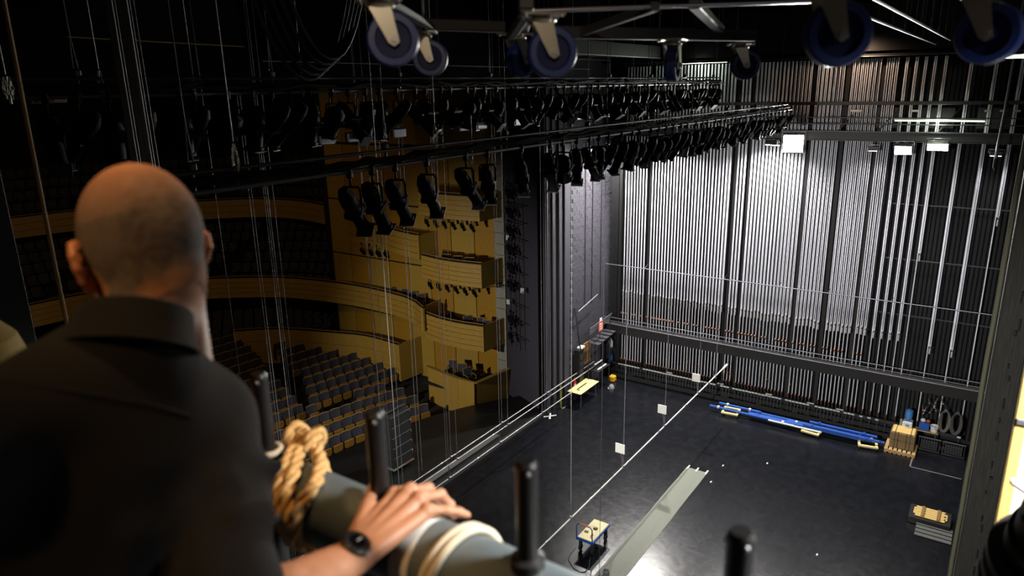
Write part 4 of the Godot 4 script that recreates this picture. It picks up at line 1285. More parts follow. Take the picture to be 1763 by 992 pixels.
	obj("pole", MB.new().tube([Vector3(0, 0.02, 0), Vector3(-0.03, 0.3, 0), Vector3(-0.04, 1.1, 0)], 0.028, 8), mk("lime", Color(0.5, 0.52, 0.12), 0.6), pl)
	blk("foot", Vector3(0.1, 0.015, 0.1), Vector3(0.35, 0.03, 0.06), M.coil_grey, pl, 0.005)
	var xm := thing("tape_mark", "white tape cross stuck on the floor at the proscenium line", "tape mark", Vector3(25.2, 0.004, -15.55))
	for a in [0.5, -0.7]:
		obj("tape", MB.new().box(Vector3.ZERO, Vector3(0.6, 0.006, 0.07)), M.white_paint, xm, Transform3D(Basis(Vector3.UP, a), Vector3.ZERO))
	# corner clutter by the wall
	tag(blk("white_tube", Vector3(29.2, 1.15, -15.0), Vector3(0.9, 0.08, 0.08), M.white_paint, self, 0.03), "white tube lying on the corner handrail, nearer of two", "tube")
	tag(blk("white_tube", Vector3(29.3, 1.3, -15.25), Vector3(0.8, 0.08, 0.08), M.white_paint, self, 0.03), "white tube lying on the corner handrail, farther of two", "tube")
	var cs := thing("corner_shelf", "dark low shelf by the corner handrail that carries the white tubes", "shelf", Vector3(29.25, 0, -15.12))
	blk("top", Vector3(0, 1.08, 0), Vector3(1.2, 0.05, 0.5), M.black_metal, cs, 0.01)
	for lx in [-0.55, 0.55]:
		for lz in [-0.2, 0.2]:
			rod("leg", Vector3(lx, 0, lz), Vector3(lx, 1.06, lz), 0.02, M.black_metal, cs)
	tag(blk("yellow_case", Vector3(30.3, 0.16, -14.95), Vector3(0.32, 0.3, 0.3), M.yellow, self, 0.04), "small yellow case on the floor in the far corner", "case")
	var hl := thing("hard_hat", "pale blue hard hat on the floor beside the yellow case", "hat", Vector3(29.5, 0, -14.6))
	obj("shell", MB.new().lathe([Vector2(0.001, 0.2), Vector2(0.08, 0.18), Vector2(0.13, 0.1), Vector2(0.15, 0.0), Vector2(0.2, 0.0)], Transform3D(), 14), M.grey_plastic, hl)
	for k in 3:
		var p := thing("hanging_harness", "coloured harness hung on the dark end post in the corner, %s from the top" % ordinal(k), "harness", Vector3(30.75, 2.55 - k * 0.75, -15.35))
		obj("webbing", MB.new().tube([Vector3(0, 0.3, 0), Vector3(0.12, 0.1, 0.05), Vector3(0.05, -0.2, 0.08), Vector3(-0.1, -0.1, 0.06), Vector3(-0.08, 0.15, 0.03)], 0.05, 6, [], true), [M.red, M.white_paint, M.blue_paint][k], p)
	# blue pipes on three dollies
	for k in 3:
		var d := thing("pipe_dolly", "pale little dolly under the blue pipes, %s from the far end" % ordinal(k), "dolly", Vector3(29.75, 0, [-8.7, -5.2, -3.05][k]), [0.1, -0.1, 0.2][k])
		for zz in [-0.32, 0.32]:
			blk("runner", Vector3(0, 0.15, zz), Vector3(0.7, 0.08, 0.1), M.cream_top, d, 0.01)
		for xx in [-0.3, 0.3]:
			blk("cross_bar", Vector3(xx, 0.15, 0), Vector3(0.1, 0.08, 0.6), M.cream_top, d, 0.01)
			for zz in [-0.3, 0.3]:
				obj("caster", MB.new().lathe([Vector2(0.001, -0.02), Vector2(0.055, -0.02), Vector2(0.055, 0.02), Vector2(0.001, 0.02)], Transform3D(Basis(Vector3.RIGHT, PI / 2), Vector3(xx, 0.055, zz)), 10), M.rubber, d)
	rng.seed = 82
	var spec := [[29.62, -9.65, -5.9], [29.72, -7.9, -3.4], [29.82, -7.95, -2.95], [29.92, -6.3, -2.45], [30.02, -7.9, -2.9], [29.68, -5.6, -2.6], [29.86, -9.3, -7.4], [30.06, -5.4, -2.75]]
	for k in spec.size():
		var s: Array = spec[k]
		var y := 0.25 + (0.12 if k >= 5 else 0.0)
		var b := thing("blue_pipe", "blue steel tube in the bundle at the wall foot, %s from the stage side" % ["third", "fifth", "sixth", "seventh", "eighth", "second", "fourth", "ninth"][k], "pipe", Vector3(s[0], y, s[1]), 0.0, "blue pipes on the dollies")
		blk("tube", Vector3(0, 0, (s[2] - s[1]) / 2), Vector3(0.095, 0.095, s[2] - s[1]), M.blue_paint, b, 0.02)
		for zz in [0.4, (s[2] - s[1]) - 0.5]:
			blk("end_plate", Vector3(0, 0.02, zz), Vector3(0.11, 0.1, 0.1), M.card if k % 3 == 0 else M.blue_paint, b, 0.01)
	tag(blk("white_batten", Vector3(29.55, 0.24, -5.9), Vector3(0.06, 0.06, 2.2), M.white_paint, self, 0.01), "slim white timber laid along the stage side of the blue pipes", "timber")
	# pallet with wrapped cartons
	var pt := thing("pallet", "wooden pallet at the near end of the blue pipes", "pallet", Vector3(30.2, 0, -1.88))
	for k in 7:
		blk("board", Vector3(0, 0.14, -0.5 + k * 0.165), Vector3(1.1, 0.025, 0.12), M.pallet_wood, pt)
		blk("lower_board", Vector3(0, 0.012, -0.5 + k * 0.165), Vector3(1.1, 0.02, 0.09), M.pallet_wood, pt)
	for xx in [-0.5, 0.0, 0.5]:
		blk("stringer", Vector3(xx, 0.075, 0), Vector3(0.06, 0.1, 1.1), M.pallet_wood, pt)
	var cr := thing("wrapped_cartons", "brown cartons wrapped in film and strapped onto the pallet", "carton", Vector3(30.25, 0.155, -1.86))
	for k in 2:
		for j in 3:
			blk("carton", Vector3(0.05, 0.17 + k * 0.34, -0.3 + j * 0.3), Vector3(0.8, 0.33, 0.29), M.carton, cr, 0.02)
	for zz in [-0.27, 0.27]:
		obj("strap", MB.new().box(Vector3(0.05, 0.35, zz), Vector3(0.83, 0.72, 0.02)), M.black_satin, cr)
	blk("film_top", Vector3(0.05, 0.695, 0), Vector3(0.7, 0.02, 0.8), M.pale_wood, cr, 0.008)
	# water cooler, box, bucket and coils at the right end of the lock rail
	var wc := thing("water_cooler", "white water cooler with a blue bottle on top, against the lock rail", "water cooler", Vector3(30.75, 0.0, -1.8))
	blk("stand", Vector3(0, 0.26, 0), Vector3(0.36, 0.5, 0.36), M.black_metal, wc, 0.01)
	blk("body", Vector3(0, 0.8, 0), Vector3(0.36, 0.58, 0.36), M.cooler_white, wc, 0.03)
	obj("bottle", MB.new().lathe([Vector2(0.05, 1.08), Vector2(0.06, 1.15), Vector2(0.14, 1.22), Vector2(0.145, 1.34), Vector2(0.135, 1.36), Vector2(0.145, 1.4), Vector2(0.14, 1.55), Vector2(0.06, 1.6), Vector2(0.001, 1.6)], Transform3D(), 18), M.bottle_water, wc)
	blk("tap", Vector3(-0.2, 0.95, 0), Vector3(0.06, 0.05, 0.12), M.blue_paint, wc, 0.01)
	blk("cup_tube", Vector3(-0.1, 0.95, -0.23), Vector3(0.1, 0.4, 0.1), M.grey_plastic, wc, 0.03)
	var sh := thing("timber_shelf", "short pale timber shelf on the lock rail beside the water cooler", "shelf", Vector3(30.8, 0.8, -1.1))
	blk("plank", Vector3.ZERO, Vector3(0.3, 0.05, 0.8), M.pallet_wood, sh, 0.006)
	for zz in [-0.3, 0.3]:
		blk("bracket", Vector3(0.03, -0.4, zz), Vector3(0.06, 0.78, 0.05), M.black_metal, sh)
	var bx := thing("detergent_box", "dark blue box with a white and orange top on the timber shelf", "box", Vector3(30.8, 0.825, -1.22))
	blk("carton", Vector3(0, 0.17, 0), Vector3(0.24, 0.34, 0.36), M.blue_paint, bx, 0.02)
	blk("bag", Vector3(0, 0.4, -0.06), Vector3(0.18, 0.14, 0.18), M.white_paint, bx, 0.05)
	blk("pouch", Vector3(0.02, 0.39, 0.12), Vector3(0.16, 0.13, 0.14), M.orange, bx, 0.04)
	var bk := thing("bucket", "white plastic bucket on the timber shelf", "bucket", Vector3(30.8, 0.825, -0.86))
	obj("wall", MB.new().lathe([Vector2(0.001, 0), Vector2(0.12, 0), Vector2(0.155, 0.25), Vector2(0.17, 0.26), Vector2(0.15, 0.265), Vector2(0.12, 0.03), Vector2(0.001, 0.03)], Transform3D(), 18), M.white_paint, bk)
	obj("handle", MB.new().tube([Vector3(-0.16, 0.24, 0), Vector3(-0.13, 0.12, 0.1), Vector3(-0.1, 0.08, 0.14), Vector3(0.16, 0.24, 0)], 0.008, 5), M.steel, bk)
	for k in 2:
		var cl := thing("cable_coil", ["pale coil of cable hung on the lock rail, left of the pair", "grey oval coil of hose hung on the lock rail, right of the pair"][k], "cable coil", Vector3(30.95, 1.36, [-0.56, -0.16][k]))
		for j in 6:
			var ring := []
			var rw := 0.12 + 0.016 * j
			for i in 18:
				var a := TAU * i / 18
				ring.append(Vector3(-0.02 * j + 0.01 * sin(a * 3 + j), 0.46 * cos(a) - 0.01 * j, rw * sin(a)))
			obj("turn", MB.new().tube(ring, 0.021, 6, [], true), M.coil_grey if k == 0 else M.grey_rubber, cl)
		rod("hook", Vector3(0.25, 0.5, 0), Vector3(-0.06, 0.47, 0), 0.014, M.steel, cl)
	rng.seed = 83
	for k in 12:
		var yy := 1.35 + rng.randf() * 0.7
		var zz := -1.35 + rng.randf() * 0.65
		var wr := thing("hung_wrench", "small metal fitting hung in the dark rack above the timber shelf, %s" % ["topmost left", "near the blue box", "second row left", "centre", "longest", "tilted", "highest right", "lowest", "brownish", "behind the bucket", "near the coils", "smallest"][k], "fitting", Vector3(31.05, yy, zz))
		rod("shaft", Vector3.ZERO, Vector3(0, 0.2, rng.randf_range(-0.12, 0.12)), 0.014, M.zinc if k % 2 == 0 else M.brown_handle, wr)
		blk("head", Vector3(0, 0.0, 0), Vector3(0.04, 0.06, 0.06), M.steel, wr, 0.01)
		rod("peg", Vector3(0, 0.1, 0), Vector3(0.56, 0.1, 0), 0.008, M.black_metal, wr)
	# cages at the foot of the wall, right end
	for k in 2:
		var cg := thing("weight_cage", "low black weight cage under the lock rail, %s" % ["beside the pallet", "under the hanging coils"][k], "cage", Vector3(30.75, 0, [-0.95, -0.1][k]))
		blk("tray", Vector3(0, 0.06, 0), Vector3(0.4, 0.06, 0.78), M.black_metal, cg)
		blk("top_bar", Vector3(-0.18, 0.6, 0), Vector3(0.03, 0.03, 0.78), M.dull_steel, cg)
		for j in 9:
			rod("mesh_bar", Vector3(-0.19, 0.05, -0.36 + j * 0.09), Vector3(-0.19, 0.6, -0.36 + j * 0.09), 0.007, M.dull_steel, cg)
		for j in 4:
			blk("weight", Vector3(0.0, 0.14 + j * 0.09, 0.0), Vector3(0.28, 0.07, 0.6), M.dark_grey, cg, 0.01)
	# tape lines round the parking bay
	tag(blk("floor_tape", Vector3(28.9, 0.003, -0.55), Vector3(0.05, 0.005, 1.7), M.coil_grey), "grey tape line on the floor, long side of the marked bay by the cages", "tape line")
	tag(blk("floor_tape", Vector3(29.75, 0.003, -1.41), Vector3(1.7, 0.005, 0.05), M.coil_grey), "grey tape line on the floor, short side of the marked bay by the pallet", "tape line")
	# tray with slatted wooden panel, and boards beside it
	var tr := thing("slatted_tray", "black floor tray holding a pale slatted wooden panel, by the back wall", "tray", Vector3(25.25, 0, -0.43))
	blk("tray", Vector3(0, 0.12, 0), Vector3(0.9, 0.24, 1.24), M.black_satin, tr, 0.02)
	for k in 5:
		blk("slat", Vector3(-0.28 + k * 0.14, 0.27, 0), Vector3(0.115, 0.03, 1.0 if k in [1, 2, 3] else 0.88), M.pale_wood, tr, 0.008)
	for zz in [-0.22, 0.24]:
		blk("crosspiece", Vector3(0, 0.3, zz), Vector3(0.7, 0.03, 0.1), M.tan_board, tr, 0.006)
	for b in [[0.22, 0.42], [0.0, 0.42], [-0.2, 0.42]]:
		blk("knob", Vector3(b[0], 0.3, b[1]), Vector3(0.05, 0.03, 0.05), M.black_satin, tr, 0.01)
	var bs := thing("board_stack", "stack of thin grey boards, fanned like steps, beside the slatted tray", "boards", Vector3(24.5, 0, -0.25))
	for k in 4:
		blk("board", Vector3(-0.32 + k * 0.2, 0.03 + k * 0.022, 0.0), Vector3(0.17, 0.03, 1.05), M.grey_rubber, bs, 0.004)
	# scraps on the floor
	var sc := [[23.68, -7.49, "beside the far end of the grey strip"], [25.1, -7.5, "just past the tape tabs"], [21.3, -3.2, "out in the open black floor"], [26.2, -6.1, "between the strip and the blue pipes"], [20.2, -1.6, "in front of the back wall"]]
	for k in sc.size():
		tag(blk("paper_scrap", Vector3(sc[k][0], 0.006, sc[k][1]), Vector3(0.12, 0.008, 0.05), M.card, self, 0.002), "tiny white scrap on the stage floor, " + str(sc[k][2]), "scrap")
	tag(obj("cable_reel", MB.new().lathe([Vector2(0.001, 0.0), Vector2(0.1, 0.0), Vector2(0.1, 0.18), Vector2(0.085, 0.18), Vector2(0.085, 0.04), Vector2(0.001, 0.04)], Transform3D(Basis(), Vector3(16.75, 0.012, -8.35)), 16), M.grey_plastic), "small open tin standing on the near end of the grey strip", "tin")
	# loudspeaker stack on the apron
	var ls := thing("loudspeaker_stack", "tall dark grey stack of flat loudspeaker cabinets standing on the apron before the stalls", "loudspeaker", Vector3(18.15, 0, -18.35))
	for k in 5:
		blk("cabinet", Vector3(0, 0.42 + k * 0.44, 0), Vector3(1.1, 0.425, 0.66), M.dark_grey, ls, 0.02)
		blk("rigging_plate", Vector3(0.5, 0.42 + k * 0.44 + 0.14, 0.34), Vector3(0.05, 0.12, 0.02), M.steel, ls, 0.004)
	blk("top_frame", Vector3(0, 2.5, 0), Vector3(1.1, 0.06, 0.12), M.black_metal, ls, 0.01)
	blk("cart", Vector3(0, 0.16, 0), Vector3(1.15, 0.06, 0.7), M.grey_plastic, ls, 0.01)
	for s in [-0.3, 0.3]:
		blk("label_strip", Vector3(s, 0.2, 0.352), Vector3(0.46, 0.03, 0.01), M.sign_pink if s > 0 else M.cream_top, ls)
	for xx in [-0.45, 0.45]:
		for zz in [-0.25, 0.25]:
			obj("caster", MB.new().lathe([Vector2(0.001, -0.02), Vector2(0.07, -0.02), Vector2(0.07, 0.02), Vector2(0.001, 0.02)], Transform3D(Basis(Vector3.RIGHT, PI / 2), Vector3(xx, 0.07, zz)), 10), M.rubber, ls)

# ---------------------------------------------------------------- hung in the air
func chain_bunch(at: Vector3, top: float, h: float, label: String):
	var o := thing("chain_bunch", label, "chain", at)
	rod("wire", Vector3(0, h, 0), Vector3(0, top, 0), 0.006, M.wire, o)
	var m := MB.new()
	rng.seed = int(at.x * 100)
	for s in 4:
		var n := int(h / 0.035)
		for k in n:
			var t := float(k) / n
			var bow := sin(t * PI) * 0.035
			var c := Vector3(cos(s * 1.57) * bow, t * h, sin(s * 1.57) * bow)
			var B := Basis(Vector3.UP, (PI / 2 if k % 2 == 0 else 0.0) + s)
			m.tube([c + B * Vector3(0.008, 0.018, 0), c + B * Vector3(0.008, -0.018, 0), c + B * Vector3(-0.008, -0.018, 0), c + B * Vector3(-0.008, 0.018, 0)], 0.0035, 4, [], true)
	obj("chain", m, M.zinc, o)

func hanging_things():
	chain_bunch(Vector3(4.46, 14.45, -9.0), 9.0, 0.36, "bunch of steel chain on a thin wire, above and left of the man's head")
	chain_bunch(Vector3(5.85, 14.52, -9.3), 9.0, 0.24, "short bunch of steel chain on a wire, right of the hanging cable bundle")
	chain_bunch(Vector3(7.66, 14.45, -9.25), 9.0, 0.32, "small bunch of steel chain below the looped black cables")
	chain_bunch(Vector3(4.5, 13.6, -6.6), 9.0, 0.42, "large bunch of steel chain hanging right of the man's head")
	chain_bunch(Vector3(7.69, 13.62, -6.6), 9.0, 0.42, "bunch of steel chain above the lower lighting batten, behind a small caster")
	chain_bunch(Vector3(8.52, 13.22, -6.6), 0.9, 0.25, "short bunch of chain hanging below the lower lighting batten")
	chain_bunch(Vector3(2.7, 14.47, -7.0), 9.0, 0.22, "faint bunch of chain at the far left beside the tan rope")
	# tan rope
	var r := thing("tan_rope", "single tan rope hanging down past the man's left shoulder", "rope", Vector3(1.48, 0, -3.7))
	var pts := []
	for k in 14:
		pts.append(Vector3(0.012 * sin(k * 0.9), 10.5 + k * 0.65, 0.01 * cos(k * 1.1)))
	obj("rope", MB.new().tube(pts, 0.0095, 6), M.tan_rope, r)
	# bundle of black cables
	var b := thing("cable_bundle", "thick bundle of straight black cables hanging above the man's head", "cables", Vector3(4.25, 0, -7.93))
	for k in 7:
		var dx: float = [-0.1, -0.04, 0.02, 0.06, 0.1, -0.075, 0.14][k]
		var rr: float = [0.03, 0.012, 0.045, 0.03, 0.012, 0.022, 0.008][k]
		rod("cable", Vector3(dx * 0.6, 9, dx), Vector3(dx * 0.6, 23.5, dx), rr, M.cable_grey if k in [0, 2, 3, 5] else M.dark_wire, b)
	# swag of cables
	var s := thing("cable_swag", "drooping loop of black cables hanging at the top of the picture", "cables", Vector3(0, 0, -6.0))
	for k in 5:
		var p := []
		for i in 17:
			var t := i / 16.0
			p.append(Vector3(lerpf(4.25 + 0.06 * k, 6.0 + 0.03 * k, t), 14.62 + 0.05 * k + 1.9 * pow(absf(t - 0.46) * 2.0, 2.2), 0.04 * k))
		obj("cable", MB.new().tube(p, 0.02, 6), M.black_satin, s)
	var e := thing("border_pipe", "thin pipe along the lower edge of a black border, upper left", "pipe", Vector3(6.72, 15.56, -14.5))
	rod("pipe", Vector3.ZERO, Vector3(3.75, -0.05, 0), 0.014, M.tan_rope, e)
	blk("border", Vector3(1.87, 2.0, -0.05), Vector3(3.7, 4.0, 0.04), M.black_cloth, e)
	rod("pipe_extension", Vector3(4.2, -0.35, 0), Vector3(20, -0.4, 0), 0.012, M.dull_steel, e)
	var tn := thing("tan_fitting", "little tan strip of timber glimpsed in the dark, far upper left", "timber", Vector3(5.13, 14.45, -12.0))
	blk("strip", Vector3.ZERO, Vector3(0.5, 0.07, 0.06), M.tan_board, tn, 0.01)
	blk("bracket", Vector3(-0.05, 0.0, 0.03), Vector3(0.24, 0.05, 0.02), M.black_metal, tn)
	rod("hanger", Vector3(0, 0, 0), Vector3(0, 4, 0), 0.01, M.black_cloth, tn)
	var fr := thing("wire_frame", "small bent wire frame just above the man's head", "wire", Vector3(3.12, 0, -6.5))
	obj("wire", MB.new().tube([Vector3(0, 13.3, 0), Vector3(-0.02, 13.85, 0), Vector3(0.12, 13.86, 0), Vector3(0.14, 13.3, 0)], 0.007, 5), M.wire, fr)
	# pipes overhead at the right
	for k in 2:
		var q := thing("overhead_pipe", ["steel pipe running away overhead at the upper right, lower of two", "steel pipe running away overhead at the upper right, upper of two"][k], "pipe", [Vector3(9.0, 15.6, -2.4), Vector3(9.0, 15.62, -1.86)][k])
		rod("pipe", Vector3.ZERO, Vector3([19.0, 17.0][k], 0, 0), 0.03, M.steel, q)
		for j in 9:
			rod("hanger", Vector3(1.0 + j * 2.0, 0, 0), Vector3(1.0 + j * 2.0, 3.0, 0), 0.012, M.black_metal, q)
	# hanging sock of cable at the right
	var hc := thing("hanging_cable", "pale sleeved cable hanging past the loading gallery near the right edge", "cable", Vector3(29.0, 0, -0.26))
	obj("sleeve", MB.new().tube([Vector3(0, 24, 0.1), Vector3(0, 13.4, 0.02), Vector3(0, 12.2, -0.02), Vector3(0, 11.9, 0)], 0.045, 6), M.dull_steel, hc)
	obj("tail", MB.new().tube([Vector3(0, 12.2, -0.05), Vector3(0, 11.6, -0.06), Vector3(0, 11.5, 0.0)], 0.012, 5), M.wire, hc)

# ---------------------------------------------------------------- close to the camera
func pin(z: float, lab: String, lean := 0.0):
	var o := thing("belaying_pin", lab, "belaying pin", Vector3(0.745, 14.5, z), 0.0, "belaying pins on the pipe rail")
	obj("pin", MB.new().lathe([Vector2(0.001, -1.0), Vector2(0.014, -1.0), Vector2(0.0165, -0.985), Vector2(0.0165, -0.515), Vector2(0.013, -0.508), Vector2(0.001, -0.508)], Transform3D(), 16), M.black_satin, o)
	obj("collar", MB.new().lathe([Vector2(0.0165, -0.69), Vector2(0.026, -0.685), Vector2(0.026, -0.668), Vector2(0.0165, -0.663)], Transform3D(), 16), M.black_satin, o)
	for a in [2.4, 4.4]:
		obj("rivet", MB.new().lathe([Vector2(0.001, 0.003), Vector2(0.003, 0.002), Vector2(0.004, 0)], Transform3D(along(Vector3(cos(a), 0, sin(a))), Vector3(cos(a) * 0.0165, -0.522, sin(a) * 0.0165)), 8), M.steel, o)

func twisted_rope(called: String, pts: Array, r: float, m: Material, parent: Node):
	# three strands laid round a centre line
	var c := Curve3D.new()
	for i in pts.size():
		var t: Vector3 = (pts[mini(i + 1, pts.size() - 1)] - pts[maxi(i - 1, 0)]) / 6.0
		c.add_point(pts[i], -t, t)
	var l := c.get_baked_length()
	var n := int(l / 0.0045)
	var mb := MB.new()
	var u := Vector3.ZERO
	var fr := []
	for k in n + 1:
		var d := l * k / n
		var a := c.sample_baked(maxf(d - 0.003, 0))
		var b := c.sample_baked(minf(d + 0.003, l))
		var t := (b - a).normalized()
		if u == Vector3.ZERO:
			u = t.cross(Vector3(0.3, 0.9, 0.2)).normalized()
		u = (u - t * u.dot(t)).normalized()
		fr.append([c.sample_baked(d), u, t.cross(u)])
	for s in 3:
		var p := []
		for k in n + 1:
			var g := TAU * (float(s) / 3.0 + l * k / n / (r * 7.5))
			p.append(fr[k][0] + (fr[k][1] * cos(g) + fr[k][2] * sin(g)) * r * 0.52)
		mb.tube(p, r * 0.56, 7)
	obj(called, mb, m, parent)

func hoop(z: float, R: float, a0: float, a1: float, n: int, dz := 0.0) -> Array:      # points round the pipe rail, angle from straight up towards +x
	var out := []
	for k in n + 1:
		var t := float(k) / n
		var a := lerpf(a0, a1, t)
		out.append(Vector3(0.745 + R * sin(a), 14.5 - 0.745 + R * cos(a), z + dz * t))
	return out

func wrap_rail(a: Array) -> Array:                    # [angle from straight up towards +x, distance from the pipe's axis, z]
	var out := []
	for q in a:
		out.append(Vector3(0.745 + q[1] * sin(q[0]), 13.755 + q[1] * cos(q[0]), q[2]))
	return out

func foreground():
	# pin rail: a thick painted pipe along the edge of the fly floor
	var o := thing("pin_rail", "thick dark grey pipe rail along the gallery edge, under the man's hand", "rail", Vector3(0.745, 13.755, 0))
	var prof := []
	obj("pipe", MB.new().tube([Vector3(0, 0, -6.0), Vector3(0, 0, -3.0), Vector3(0, 0, 1.2)], 0.064, 40), M.pipe_paint, o)
	for z in [-0.708, -3.2]:
		obj("tape_band", MB.new().lathe([Vector2(0.0642, -0.02), Vector2(0.0648, -0.02), Vector2(0.0648, 0.02), Vector2(0.0642, 0.02)], Transform3D(Basis(Vector3.RIGHT, PI / 2), Vector3(0, 0, z)), 40), M.white_paint, o)
	for z in [-5.2, -3.4, -1.6, 0.4]:
		rod("post", Vector3(0, -1.1, z), Vector3(0, -0.05, z), 0.03, M.dark_grey, o)
	rod("lower_rail", Vector3(0, -0.62, -6), Vector3(0, -0.62, 1.2), 0.024, M.dark_grey, o)
	var labs := ["black belaying pin behind the knotted manila rope, beside the man's arm", "black belaying pin just behind the man's thumb", "tall black belaying pin standing alone, right of the white rope loop", "black belaying pin at the lower right with white rope round its base"]
	var zs := [-1.105, -0.8, -0.5, -0.196]
	for k in 4:
		pin(zs[k], labs[k])
	# manila rope tied over the rail
	var m := thing("manila_rope", "thick manila rope knotted over the pipe rail beside the man's arm", "rope", Vector3.ZERO)
	var r := 0.0125
	twisted_rope("strand", wrap_rail([[0.72, 0.096, -1.08], [0.48, 0.082, -1.075], [-0.37, 0.0775, -1.02], [-0.92, 0.0775, -1.0], [-1.38, 0.0775, -0.982], [-2.1, 0.0775, -0.97], [-2.8, 0.0775, -0.965]]), r, M.manila, m)
	twisted_rope("strand", wrap_rail([[0.7, 0.096, -1.062], [0.46, 0.084, -1.055], [-0.33, 0.0775, -0.997], [-0.86, 0.0775, -0.979], [-1.3, 0.0775, -0.963], [-2.0, 0.0775, -0.952], [-2.8, 0.0775, -0.95]]), r, M.manila, m)
	twisted_rope("strand", wrap_rail([[0.68, 0.1, -1.052], [0.6, 0.09, -1.02], [0.27, 0.079, -0.975], [-0.32, 0.0775, -0.936], [-0.73, 0.0775, -0.934], [-1.15, 0.0775, -0.94], [-1.9, 0.0775, -0.95]]), r, M.manila, m)
	twisted_rope("knot", wrap_rail([[0.5, 0.082, -1.09], [0.52, 0.105, -1.1], [0.66, 0.122, -1.104], [0.82, 0.115, -1.1], [0.86, 0.096, -1.088], [0.74, 0.086, -1.08], [0.58, 0.1, -1.078], [0.66, 0.118, -1.08]]), 0.0135, M.manila, m)
	twisted_rope("knot", wrap_rail([[0.5, 0.085, -1.04], [0.54, 0.108, -1.042], [0.68, 0.124, -1.045], [0.84, 0.116, -1.05], [0.88, 0.095, -1.055], [0.74, 0.086, -1.06], [0.6, 0.1, -1.064], [0.68, 0.12, -1.066]]), 0.0135, M.manila, m)
	twisted_rope("tail", wrap_rail([[0.86, 0.09, -1.06], [1.2, 0.08, -1.04], [1.8, 0.0785, -1.03], [2.5, 0.0785, -1.03]]), r, M.manila, m)
	# white rope loops
	var w := thing("white_rope", "doubled white rope looped over the pipe rail, right of the man's hand", "rope", Vector3.ZERO)
	for k in 2:
		obj("loop", MB.new().tube(hoop(-0.662 + k * 0.0145, 0.0715, -2.2, 2.6, 34, 0.06), 0.0072, 10), M.white_rope, w)
	var w2 := thing("white_rope", "white rope wound round the base of the lower right belaying pin", "rope", Vector3.ZERO)
	for k in 3:
		var ring := []
		for i in 16:
			var a := TAU * i / 16
			ring.append(Vector3(0.745 + 0.03 * cos(a), 13.838 + k * 0.013 + 0.006 * sin(a), -0.196 + 0.03 * sin(a)))
		obj("turn", MB.new().tube(ring, 0.0075, 8, [], true), M.white_rope, w2)
	obj("tail", MB.new().tube([Vector3(0.775, 13.85, -0.18), Vector3(0.79, 13.885, -0.165), Vector3(0.8, 13.87, -0.15), Vector3(0.81, 13.8, -0.14)], 0.0085, 8), M.white_rope, w2)
	var w3 := thing("white_rope", "pale rope end coiled round the belaying pin nearest the man's elbow", "rope", Vector3.ZERO)
	var ring3 := []
	for i in 16:
		var a := TAU * i / 16
		ring3.append(Vector3(0.745 + 0.024 * cos(a), 13.831, -1.105 + 0.024 * sin(a)))
	obj("turn", MB.new().tube(ring3, 0.006, 8, [], true), M.white_rope, w3)
	obj("tail", MB.new().tube([Vector3(0.73, 13.833, -1.125), Vector3(0.715, 13.842, -1.145), Vector3(0.7, 13.836, -1.155), Vector3(0.695, 13.82, -1.15)], 0.011, 8), M.white_rope, w3)
	# yellow pad and green tag at the far left
	var p := thing("yellow_pad", "blurred mustard-yellow padded hood at the left edge, beyond the man's shoulder", "pad", Vector3(0.63, 13.74, -2.26))
	obj("cover", MB.new().lathe([Vector2(0.001, 0.22), Vector2(0.07, 0.2), Vector2(0.13, 0.13), Vector2(0.16, 0.03), Vector2(0.16, -0.12), Vector2(0.001, -0.14)], Transform3D(), 22), M.olive_pad, p)
	rod("stand", Vector3(0, -1.08, 0), Vector3(0, -0.1, 0), 0.03, M.black_metal, p)
	blk("green_tag", Vector3(-0.06, 0.26, -0.05), Vector3(0.04, 0.12, 0.03), M.green_tag, p, 0.01)
	rod("tag_pole", Vector3(-0.06, 0.1, -0.05), Vector3(-0.06, 0.3, -0.05), 0.008, M.black_metal, p)
	# white board in a timber frame on the right
	var b := thing("white_board", "bright white board in a pale timber frame at the right edge", "board", Vector3(2.7, 0, 0))
	blk("sheet", Vector3(0.0, 13.25, 0.66), Vector3(0.02, 1.35, 0.98), M.white_paint, b)
	blk("frame_side", Vector3(-0.015, 13.25, 0.16), Vector3(0.05, 1.4, 0.035), M.pale_wood, b, 0.004)
	blk("frame_side", Vector3(-0.015, 13.25, 1.16), Vector3(0.05, 1.4, 0.035), M.pale_wood, b, 0.004)
	blk("frame_top", Vector3(-0.015, 13.95, 0.66), Vector3(0.05, 0.035, 1.03), M.pale_wood, b, 0.004)
	blk("foot", Vector3(0.0, 12.62, 0.8), Vector3(0.3, 0.08, 0.6), M.dark_grey, b, 0.01)
	blk("hinge", Vector3(-0.045, 13.42, 0.165), Vector3(0.01, 0.02, 0.035), M.dull_steel, b, 0.002)
	# black lantern in front of it
	var l := thing("follow_lantern", "glossy black stage lantern with ribbed rings, at the lower right edge", "stage lantern", Vector3(1.75, 13.52, 0.24))
	var ax := Basis(Vector3(0.2, 0, 1).normalized(), 0.35)
	var T := Transform3D(ax, Vector3.ZERO)
	obj("housing", MB.new().lathe([Vector2(0.001, 0.1), Vector2(0.1, 0.095), Vector2(0.115, 0.08), Vector2(0.115, 0.02), Vector2(0.125, 0.015), Vector2(0.125, -0.03), Vector2(0.115, -0.035), Vector2(0.115, -0.16), Vector2(0.001, -0.17)], T, 36), M.watch_black, l)
	for k in 3:
		obj("ring", MB.new().lathe([Vector2(0.115, -0.05 - k * 0.05), Vector2(0.15, -0.055 - k * 0.05), Vector2(0.15, -0.075 - k * 0.05), Vector2(0.115, -0.08 - k * 0.05)], T, 36), M.black_metal, l)
	obj("lens", MB.new().lathe([Vector2(0.09, 0.097), Vector2(0.07, 0.085), Vector2(0.001, 0.06)], T, 30), M.watch_glass, l)
